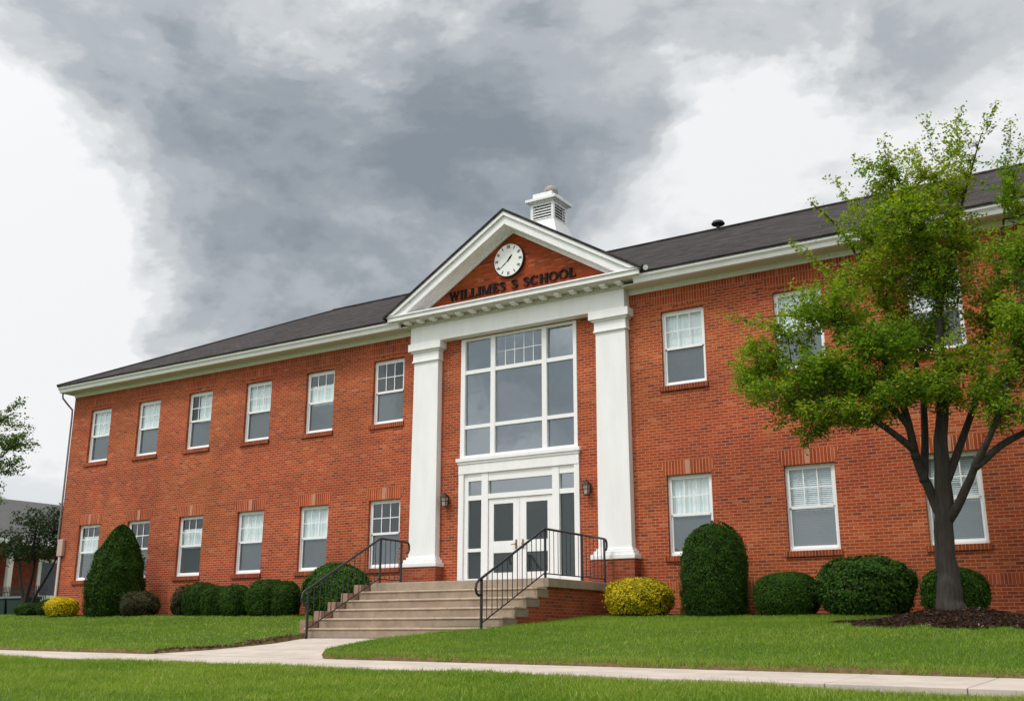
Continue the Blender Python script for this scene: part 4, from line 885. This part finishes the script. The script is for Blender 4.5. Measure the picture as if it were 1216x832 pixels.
# trees --------------------------------------------------------------
def tree(name, label, base, limbs, clumps, cols, leaf=.085, per=16, tw=1.0, seed=1, twigs_per_m3=70, sprigs=(), barkmat='trunk', group=None, xt=1.3, gap=0.):
    r_ = np.random.default_rng(seed); root = empty(name, base); tag(root, label, 'tree', group)
    mb = MB(); nodes = []
    for pts, rad in limbs:
        # resample smoothly
        Q = []; S = []
        P = [Vector(p) for p in pts]
        for i in range(len(P)-1):
            p0, p1, p2, p3 = P[max(0, i-1)], P[i], P[i+1], P[min(len(P)-1, i+2)]
            for j in range(5):
                t_ = j/5; Q.append(.5*((2*p1)+(p2-p0)*t_+(2*p0-5*p1+4*p2-p3)*t_*t_+(3*p1-p0-3*p2+p3)*t_**3)); S.append(rad[i]+(rad[i+1]-rad[i])*t_)
        Q.append(P[-1]); S.append(rad[-1])
        ph = r_.uniform(0, 6.28, 4)
        Q = [q+Vector((math.sin(i*.55+ph[0])+.5*math.sin(i*1.3+ph[1]), math.sin(i*.6+ph[2])+.5*math.sin(i*1.2+ph[3]), 0))*min(.016, s*.14) for i, (q, s) in enumerate(zip(Q, S))]
        mb.tube(Q, [s*(1+.025*math.sin(i*1.3)) for i, s in enumerate(S)], 12 if rad[0] > .12 else 8)
        nodes += [(q, s) for q, s in zip(Q, S) if s < .11 or len(limbs) < 4]
    NP = np.array([q for q, _ in nodes]); NR = np.array([s for _, s in nodes])
    cen = []; tint = []; nr = []; size = []
    C = np.array(cols)
    def twig(a, b_, r0, n, spread, hue):
        a = np.array(a); b_ = np.array(b_); ln = np.linalg.norm(b_-a); mid = (a+b_)/2+r_.normal(0, .10*ln, 3)*.6+np.array([0, 0, .06*ln])
        T = np.linspace(0, 1, 5)[:, None]; pts = (1-T)**2*a+2*T*(1-T)*mid+T*T*b_
        mb.tube([tuple(p) for p in pts], [r0, r0*.8, r0*.6, r0*.42, r0*.2], 4, cap=False)
        t_ = r_.uniform(max(0., 1-spread/max(ln, .01)), 1.02, n)[:, None]; p = (1-t_)**2*a+2*t_*(1-t_)*mid+t_*t_*b_
        p = p+r_.normal(0, leaf*.75, (n, 3))*np.array([1, 1, .8])
        w = r_.dirichlet(np.full(len(C), .5), n)*hue[None, :]; yl = .35+.85*float(np.clip((b_[2]-base[2]-3.6)/4, 0, 1)) if base[2] < .15 else 1.; w[:, -2:] *= yl; w[:, 2] *= 1.5-.5*yl; w /= w.sum(1, keepdims=True)
        cen.append(p); tint.append(w@C*r_.uniform(.75, 1.25, (n, 1))); nr.append(np.array([0, 0, 1.])*.75+r_.normal(0, .55, (n, 3))); size.append(leaf*r_.uniform(.65, 1.25, n))
    for ci, c in enumerate(clumps):
        x, y, z, rx, rz = c[:5]; ryy = max(rx, .5)*xt
        d = np.linalg.norm(NP-np.array([x, y, z-.3*rz]), axis=1); a = NP[d.argmin()]; cc_ = np.array([x, y, z-.25*rz])
        br_mid = (a+cc_)/2+r_.normal(0, .05, 3); r0 = max(.010, min(NR[d.argmin()]*.7, .036))
        mb.tube([tuple(a), tuple(br_mid), tuple(cc_)], [r0, r0*.8, r0*.5], 5, cap=False)
        vol = 4/3*math.pi*rx*ryy*rz; n = max(14, int(vol*twigs_per_m3*(c[5] if len(c) > 5 else 1)))
        ax_ = np.linspace(0, 1, 12)[:, None]; axis = np.concatenate([(1-ax_)*a+ax_*cc_, cc_+r_.normal(0, .25, (14, 3))*np.array([rx, ryy, rz])])
        hue = r_.dirichlet(np.full(len(C), 2.2))*len(C)
        for k in range(n):
            v = r_.normal(size=3); v /= np.linalg.norm(v); rad = r_.uniform(.02, 1)**(1/2.6)*1.12
            e_ = np.array([x, y, z])+v*rad*np.array([rx, ryy, rz])
            if gap and fnoise(e_[None, :]*np.array([1.15, 1.15, 1.7]), seed+5, 2)[0] < r_.uniform(-.75, -.05)*gap: continue
            dd = np.linalg.norm(axis-e_, axis=1); s_ = axis[np.argsort(dd)[r_.integers(0, 4)]]
            if r_.uniform() < .35:
                q_ = NP[np.argsort(np.linalg.norm(NP-e_, axis=1))[r_.integers(0, 3)]]
                if np.linalg.norm(q_-e_) < 1.1: s_ = q_
            twig(s_, e_, .006*tw, per, .42, hue*(1+.8*np.array([0]*(len(C)-1)+[max(0, v[2])*.4])))
    for pts in sprigs:
        P = [np.array(p) for p in pts]
        L_ = np.linalg.norm(P[1]-P[0]); dv = (P[1]-P[0])/L_
        twig(P[0], P[1], .008*tw, int(22*L_/.6), L_, np.ones(len(C)))
        for q in np.linspace(.12, .9, int(7*L_/.6)+2):
            s_ = P[0]+(P[1]-P[0])*q; twig(s_, s_+dv*.18+r_.normal(0, .10, 3)*(1-.5*q), .004*tw, 8, .3, np.ones(len(C)))
    tr = mb.build('trunk', M[barkmat], smooth=True); tr.parent = root; tr.location = -root.location
    v, tn = leaves(np.concatenate(cen), np.concatenate(nr), np.concatenate(size), np.concatenate(tint))
    o = np_mesh('crown', v, 4, M['leaf'], tn, root); o.location = -root.location
    return root, len(v)//4
limbs = [
 ([(9.27, -4.2, -.25), (9.27, -4.2, .10), (9.265, -4.2, .42), (9.26, -4.2, .80), (9.28, -4.2, 1.33), (9.32, -4.2, 2.06), (9.38, -4.2, 2.8), (9.46, -4.2, 3.71), (9.52, -4.1, 4.66), (9.57, -4.1, 5.46), (9.53, -4.2, 6.42), (9.37, -4.4, 7.39), (8.96, -4.5, 8.58)],
  [.33, .25, .205, .18, .163, .148, .125, .10, .08, .06, .04, .025, .007]),
 ([(9.57, -4.1, 5.46), (9.78, -4.0, 6.27), (10.1, -3.9, 7.41), (10.6, -3.8, 8.87)], [.06, .045, .028, .008]),
 ([(9.32, -4.2, 1.62), (9.08, -4.1, 2.2), (8.96, -4.3, 2.75), (8.95, -4.6, 3.24), (8.75, -4.7, 3.58), (8.4, -4.8, 3.91), (7.96, -5.0, 4.28), (7.38, -5.1, 4.5), (6.71, -5.2, 4.68)], [.105, .085, .074, .058, .06, .048, .035, .022, .008]),
 ([(8.96, -4.3, 2.75), (8.92, -4.6, 3.55), (8.76, -4.7, 4.09), (8.64, -4.9, 4.61), (8.18, -5.0, 5.13), (7.45, -5.1, 5.46), (6.55, -5.3, 5.53)], [.08, .062, .05, .04, .03, .018, .006]),
 ([(9.02, -4.2, 2.35), (9.07, -3.8, 3.51), (8.98, -3.5, 4.54), (8.57, -3.3, 5.66), (8.16, -3.3, 6.6), (7.79, -3.5, 7.6), (7.25, -3.7, 8.3)], [.08, .062, .05, .038, .028, .016, .006]),
 ([(8.95, -4.4, 2.9), (8.62, -4.9, 3.25), (8.22, -5.3, 3.55), (7.7, -5.6, 3.72), (7.2, -5.8, 3.7)], [.07, .055, .04, .026, .01]),
 ([(9.36, -4.2, 1.62), (9.68, -4.4, 2.05), (10.0, -4.6, 2.55), (10.32, -4.8, 3.04), (10.6, -5.0, 3.58), (10.85, -5.1, 4.25), (11.14, -5.2, 5.2)], [.092, .076, .062, .05, .05, .034, .012]),
 ([(9.95, -4.6, 2.48), (10.4, -4.4, 2.86), (10.94, -4.2, 3.17), (11.55, -4.0, 3.65), (12.3, -3.8, 4.6)], [.075, .06, .048, .036, .012]),
 ([(9.40, -4.2, 2.3), (9.8, -3.7, 3.45), (10.08, -3.4, 4.42), (10.38, -3.3, 5.53), (10.7, -3.4, 6.94), (10.95, -3.5, 8.3)], [.085, .062, .05, .036, .022, .008]),
]
clumps = [(7.06, -5.2, 3.96, 0.85, 0.38), (6.55, -5.2, 4.75, 0.6, 0.48), (7.99, -5.1, 4.34, 0.84, 0.46), (6.21, -5, 4.43, 0.4, 0.36), (7.83, -5, 5.59, 0.81, 0.45), (7.16, -5.5, 5.08, 0.54, 0.32), (8.66, -4.9, 4.84, 0.76, 0.52), (9.21, -4.8, 4.01, 0.74, 0.40),
          (8.75, -3.8, 6.35, 0.81, 0.60), (9.32, -4.3, 7.1, 0.82, 0.62), (8.39, -3.6, 7.44, 0.70, 0.55, .7), (9.77, -4.2, 8.06, 0.67, 0.60, .8), (10.15, -3.9, 8.69, 0.33, 0.50, .7), (8.83, -4.4, 8.2, 0.42, 0.42, .7), (9.69, -4.0, 6.12, 0.60, 0.70), (10.01, -4.3, 4.47, 0.60, 0.42),
          (10.39, -3.6, 5.45, 0.54, 0.66), (10.91, -4.6, 6.03, 0.53, 0.75), (10.93, -3.5, 7.8, 0.24, 0.66, 1.2), (10.67, -4.9, 4.02, 0.55, 0.44), (7.95, -5.2, 3.50, 0.85, 0.24), (7.43, -5.3, 3.28, 0.34, 0.2), (8.87, -5.3, 3.73, 0.55, 0.24), (11.15, -4.6, 4.61, 0.62, 0.6), (11.46, -4, 3.96, 0.65, 0.45),
          (11.55, -4.2, 6.18, 0.66, 0.8), (8.83, -3.2, 5.3, 0.62, 0.6), (10.17, -3.9, 6.9, 0.40, 0.7), (12.3, -3.9, 5.0, .8, .6), (12.2, -4.4, 6.3, .7, .7), (11.7, -3.6, 7.4, .6, .7), (12.7, -4.2, 4.1, .6, .4), (8.35, -4.9, 4.05, .7, .3), (9.7, -4.6, 3.85, .6, .3, .8), (9.4, -3.6, 5.3, .5, .5, .8), (7.5, -5.2, 4.3, .7, .35), (10.3, -4.4, 3.75, .5, .28, .8), (8.1, -4.6, 6.2, .5, .35, .7), (9.0, -4.2, 7.7, .6, .4, .7), (8.35, -5.4, 3.42, .6, .18, .8), (10.85, -4.9, 3.35, .5, .28, .9), (11.3, -4.3, 3.3, .5, .3, .9), (10.45, -4.7, 3.3, .35, .2, .8), (11.9, -4.0, 3.5, .6, .35), (10.95, -5.1, 4.9, .5, .4)]
sprigs = [[(7.79, -3.5, 7.6), (7.25, -3.7, 8.3)], [(9.09, -4.5, 8.1), (8.40, -4.5, 8.65)], [(10.5, -3.8, 8.6), (10.95, -3.8, 9.45)], [(9.05, -4.4, 8.16), (8.95, -4.4, 8.95)], [(9.8, -4.2, 8.4), (9.72, -4.2, 9.28)], [(6.9, -5.3, 5.25), (5.95, -5.4, 5.61)], [(7.83, -4.5, 6.3), (7.11, -4.6, 7.12)],
          [(10.95, -3.5, 8.2), (11.1, -3.5, 9.15)], [(7.44, -5.3, 3.3), (7.26, -5.3, 2.95)], [(10.1, -3.9, 8.97), (10.3, -3.9, 9.4)], [(8.2, -3.6, 7.7), (7.7, -3.6, 8.75)], [(8.3, -4.2, 6.2), (7.45, -4.3, 6.65)], [(7.2, -5.3, 3.5), (6.7, -5.4, 3.4)], [(10.95, -3.6, 7.6), (11.35, -3.6, 8.7)]]
_, nl = tree('lawn_tree', 'green leafy tree with yellowing tips standing in a mulch mound on the lawn', (9.3, -4.2, .1), limbs, clumps,
     [(.105, .225, .011), (.15, .29, .015), (.06, .15, .009), (.25, .36, .02), (.42, .37, .025)], .070, 22, .75, 3, 120, sprigs, gap=1.7, xt=1.5)
print('leaves', nl)
# neighbouring trees at the left edge
tree('yard_tree', 'small dark multi stemmed tree in front of the neighbouring house', (-32.8, 6, .2),
     [([(-32.8, 6, .1), (-33., 6, 1.2), (-33.6, 6.1, 2.4), (-34, 6.2, 3.6)], [.12, .09, .06, .03]), ([(-32.75, 6, .1), (-32.6, 5.9, 1.4), (-32.3, 5.9, 2.8), (-32.4, 5.8, 4.2)], [.12, .1, .07, .03]), ([(-32.7, 6, .3), (-32.1, 6, 1.4), (-31.3, 6.1, 2.6), (-30.9, 6.2, 3.6)], [.09, .07, .05, .02])],
     [(-33.7, 6, 4.1, .9, .6), (-32.6, 6, 4.9, 1.0, .6), (-31.3, 6.1, 4.4, 1.0, .7), (-30.6, 6.2, 3.5, .8, .6), (-33, 5.7, 3.4, 1.0, .5), (-34.2, 6.1, 3.3, .6, .5), (-31.9, 5.8, 3.5, .9, .6), (-31.2, 6.2, 5.2, .6, .4)],
     [(.018, .040, .012), (.028, .055, .018), (.013, .028, .011), (.04, .06, .025)], .15, 9, 1.6, 21, 26, (), 'twig')
tree('maple_tree', 'green tree reaching in from the left edge, its airy branches against the sky', (-31.20, 0, .2),
     [([(-31.20, 0, .1), (-31.10, 0, 2), (-30.90, 0, 4), (-30.50, 0, 6.2), (-30.30, 0, 8.5)], [.28, .2, .16, .1, .04]), ([(-31.00, 0, 3), (-29.20, -.1, 4.6), (-27.50, -.1, 5.8), (-25.30, -.1, 6.9)], [.1, .07, .045, .012]),
      ([(-30.90, 0, 4), (-29.10, .2, 6.2), (-27.50, .2, 7.8), (-26.10, .2, 8.3)], [.09, .06, .04, .012]), ([(-31.00, 0, 2.6), (-29.30, -.3, 3.9), (-27.60, -.4, 4.9), (-25.70, -.4, 5.3)], [.08, .06, .035, .012])],
     [(-27.30, .2, 8.1, 1.1, .38, 1.1), (-26.30, 0, 7.1, 1.1, .32, 1.1), (-27.60, -.1, 6.6, .9, .5), (-26.30, -.2, 6.0, 1.0, .3), (-27.40, -.4, 5.3, 1.0, .45), (-28.60, .1, 7.2, 1.0, .9), (-28.90, -.2, 5.2, 1.0, .8), (-30.30, 0, 8.4, 1.4, .9), (-26.60, -.3, 4.75, .7, .3), (-25.60, -.1, 6.85, .5, .2, 1.2), (-30.20, .2, 6.4, 1.2, .9), (-31.90, .2, 7.0, 1.4, 1.0)],
     [(.065, .13, .02), (.09, .165, .025), (.04, .09, .016), (.12, .18, .03)], .12, 11, 1.3, 33, 34,
     [[(-25.90, 0, 7.0), (-24.80, 0, 7.25)], [(-25.90, -.1, 6.0), (-24.80, -.1, 6.25)], [(-26.70, .2, 8.3), (-25.80, .2, 8.75)], [(-26.30, -.3, 4.8), (-25.50, -.3, 4.65)]])
# ------------------------------------------------------------------ neighbouring house, fence, bins
hs = empty('neighbour_house', (-52, 14, .2)); tag(hs, 'low brick house with grey shingle roof and white trim, left behind the trees', 'house')
def hp(mb, name, mat, parent=None, **k):
    o = mb.build(name, mat, **k); o.parent = parent or hs
    w = Vector((0, 0, 0)); q = o.parent
    while q: w += q.location; q = q.parent
    o.location = o.location-w; return o
mb = MB(); mb.box(-60, -48, 2, 27, -.4, 5.35); mb.prism([(-60, 5.35), (-48, 5.35), (-54, 8.2)], 2.02, 26.98); hp(mb, 'wall', M['nb_wall'])
mb = MB(); mb.prism([(-54.2, 8.55), (-46.9, 5.22), (-46.95, 5.06), (-54.2, 8.38)], 1.3, 27.7); mb.prism([(-54.2, 8.551), (-54.2, 8.381), (-61.1, 5.06), (-61.1, 5.22)], 1.3, 27.7); hp(mb, 'roof', M['house_roof'])
mb = MB(); mb.box(-46.88, -46.80, 1.3, 27.7, 5.0, 5.26); mb.box(-48.2, -46.9, 1.4, 27.6, 4.99, 5.04); hp(mb, 'gutter', M['gutter'])
for y in (14.05, 9.3, 4.4):
    mb = MB(); mb.box(-47.25, -46.95, y-.15, y+.15, .1, 4.99); hp(mb, 'porch_column', M['soffit'], bevel=.02)
    
for y in (6.6, 11.4, 22):
    mb = MB(); mb.box(-47.99, -47.92, y-.7, y+.7, 1.6, 4.2); w = hp(mb, 'window', M['white'])
    mb = MB(); mb.box(-47.915, -47.9, y-.6, y+.6, 1.7, 4.1); hp(mb, 'pane', M['dglass'], w)
mb = MB(); mb.box(-47.99, -47.90, 16.5, 16.72, .9, 4.3); mb.box(-47.99, -47.90, 17.9, 18.12, .9, 4.3); mb.box(-47.99, -47.90, 16.721, 17.899, 4.1, 4.3); mb.box(-47.99, -47.92, 16.721, 17.899, .9, 2.1); d = hp(mb, 'door', M['soffit'])
mb = MB(); mb.box(-47.97, -47.93, 16.721, 17.899, 2.101, 4.099); hp(mb, 'door_glass', M['dglass'], d)
mb = MB(); mb.box(-47.2, -46.0, 15.8, 18.6, -.2, .85); hp(mb, 'porch_step', M['slab'])
mb = MB(); mb.box(-46.1, -46.04, 16.3, 18.4, 1.95, 2.03); mb.box(-46.1, -46.04, 16.3, 18.4, .95, 1.02)
y = 16.3
while y < 18.4: mb.box(-46.095, -46.045, y, y+.05, 1.021, 1.949); y += .14
hp(mb, 'porch_railing', M['white'])
fe = empty('iron_fence', (-39, 8, .2)); tag(fe, 'black iron picket fence in front of the neighbouring house', 'fence')
mb = MB(); mb.box(-46, -34.2, 7.98, 8.02, 1.75, 1.79); mb.box(-46, -34.2, 7.98, 8.02, .55, .59); o = mb.build('rail', M['iron']); o.parent = fe; o.location = -fe.location
mb = MB(); x = -46.
while x < -34.2:
    mb.box(x-.012, x+.012, 7.985, 8.015, .2, 1.98); mb.add([(x-.03, 8, 1.98), (x+.03, 8, 1.98), (x, 8.01, 2.08), (x, 7.99, 2.08)], [(0, 1, 2), (0, 1, 3)]); x += .13
o = mb.build('pickets', M['iron']); o.parent = fe; o.location = -fe.location
for i, (x, lab) in enumerate(((-35.3, 'dark green wheeled bin at the far left, farther from the school'), (-33.9, 'dark green wheeled bin nearer the yard tree and the school'))):
    b_ = empty('wheeled_bin', (x, 6.6, .2)); tag(b_, lab, 'bin', 'green bins by the fence')
    mb = MB(); h = .55; mb.add([(-h, -.35, .12), (h, -.35, .12), (h, .35, .12), (-h, .35, .12), (-h-.1, -.45, 1.12), (h+.1, -.45, 1.12), (h+.1, .45, 1.12), (-h-.1, .45, 1.12)], [(3,2,1,0), (4,5,6,7), (0,1,5,4), (1,2,6,5), (2,3,7,6), (3,0,4,7)]); o = mb.build('bin_body', M['bin'], bevel=.03); o.parent = b_
    mb = MB(); mb.prismx([(-.5, 1.125), (-.5, 1.18), (-.2, 1.27), (.5, 1.25), (.5, 1.125)], -h-.13, h+.13); o = mb.build('lid', M['bin'], bevel=.02); o.parent = b_
    for s in (-1, 1):
        mb = MB(); mb.tube([(s*.4-.04, .36, .1), (s*.4+.04, .36, .1)], .1, 14); o = mb.build('wheel', M['iron']); o.parent = b_

# ------------------------------------------------------------------ grass
def blades(n, fx, fy, hmin, hmax, wid, patchy=1.):
    x = rng.uniform(*fx, n); y = rng.uniform(*fy, n)
    wob = np.clip(.05*np.sin(x*3.3)+.045*np.sin(x*11.1+1)+.04*np.sin(x*23.7)+rng.normal(0, .02, n), -.02, .12)
    keep = ~(in_walk(x, y-np.where(y < -10.5, 1, -1)*wob, .02)) & ~in_path(x, y, .02) & ~in_mulch(x, y) & ~in_bed(x, y) & ~in_build(x, y) & ~(in_soil(x, y) & (rng.uniform(size=n) < .93))
    # only ground the camera's side of things can see
    x, y = x[keep], y[keep]; n = len(x); z = lawn(x, y)-.006
    p = np.stack([x, y], 1)
    pt = np.sin(x*1.7+1.3*np.sin(y*1.1))*np.sin(y*2.1+np.sin(x*.9))+.6*np.sin(x*5.1+y*3.3)*np.sin(y*6.2-x*2.)
    h = rng.uniform(hmin, hmax, n)*(1+.18*pt); tall = rng.uniform(size=n) < .04; h[tall] *= 1.5; a = rng.uniform(0, 6.283, n); lean = rng.uniform(.1, 1.1, n)*h; la = rng.uniform(0, 6.283, n)
    w = wid*rng.uniform(.7, 1.3, n)
    v = np.empty((n, 3, 3)); dx, dy = np.cos(a)*w/2, np.sin(a)*w/2
    v[:, 0] = np.stack([x-dx, y-dy, z], 1); v[:, 1] = np.stack([x+dx, y+dy, z], 1); v[:, 2] = np.stack([x+lean*np.cos(la), y+lean*np.sin(la), z+h], 1)
    C = np.array([(.135, .25, .013), (.19, .32, .018), (.075, .155, .010), (.30, .385, .05), (.52, .45, .19)])
    al = np.array([1.2, 1.2, .9, .7, .12]) if fy[0] > -11.4 else np.array([1.0, 1.1, 1.0, 1.25, .22]); wgt = rng.dirichlet(al*.5, n)
    big = 1.25*np.sin(x*.55+1.2*np.sin(y*.8))*np.sin(y*1.3+.7*np.sin(x*.35)); pt = pt+.8*big; wgt[:, 3] *= 1+np.clip(pt, -.85, 1.6)*.9; wgt[:, 2] *= 1-np.clip(pt, -1.5, .8)*.6; wgt[:, 4] *= 1+np.clip(pt, -.9, 1)*.9
    edge = np.clip(1-np.minimum(np.abs(y+9.35), np.abs(y+11.6))/.28, 0, 1); wgt[:, 4] += edge*.35*rng.uniform(0, 1, n)
    wgt /= wgt.sum(1, keepdims=True); t_ = wgt@C
    return v.reshape(-1, 3), np.repeat(t_, 3, axis=0)
V = []; T = []
for a in ((190000, (-9, 13.2), (-14.8, -11.36), .03, .075, .0115), (60000, (-2, 14), (-18, -14.8), .04, .09, .009), (12000, (-13, 13.5), (-11.66, -11.36), .03, .085, .009),
          (170000, (-1.2, 13.5), (-9.44, -1.2), .028, .065, .010), (9000, (-1.2, 13.5), (-9.46, -9.3), .05, .09, .010), (70000, (-24, -3.9), (-9.44, -1.2), .03, .065, .018), (5000, (-24, -3.9), (-9.47, -9.3), .05, .09, .014),
          (50000, (-24, -9), (-14.8, -11.5), .03, .07, .016), (30000, (-45, -24), (-14, 2), .04, .08, .03)):
    v, t_ = blades(*a); V.append(v); T.append(t_)
gr = np_mesh('lawn_grass', np.concatenate(V), 3, M['grass'], np.concatenate(T)); tag(gr, 'mown green lawn grass on both sides of the sidewalk', 'grass', kind='stuff')
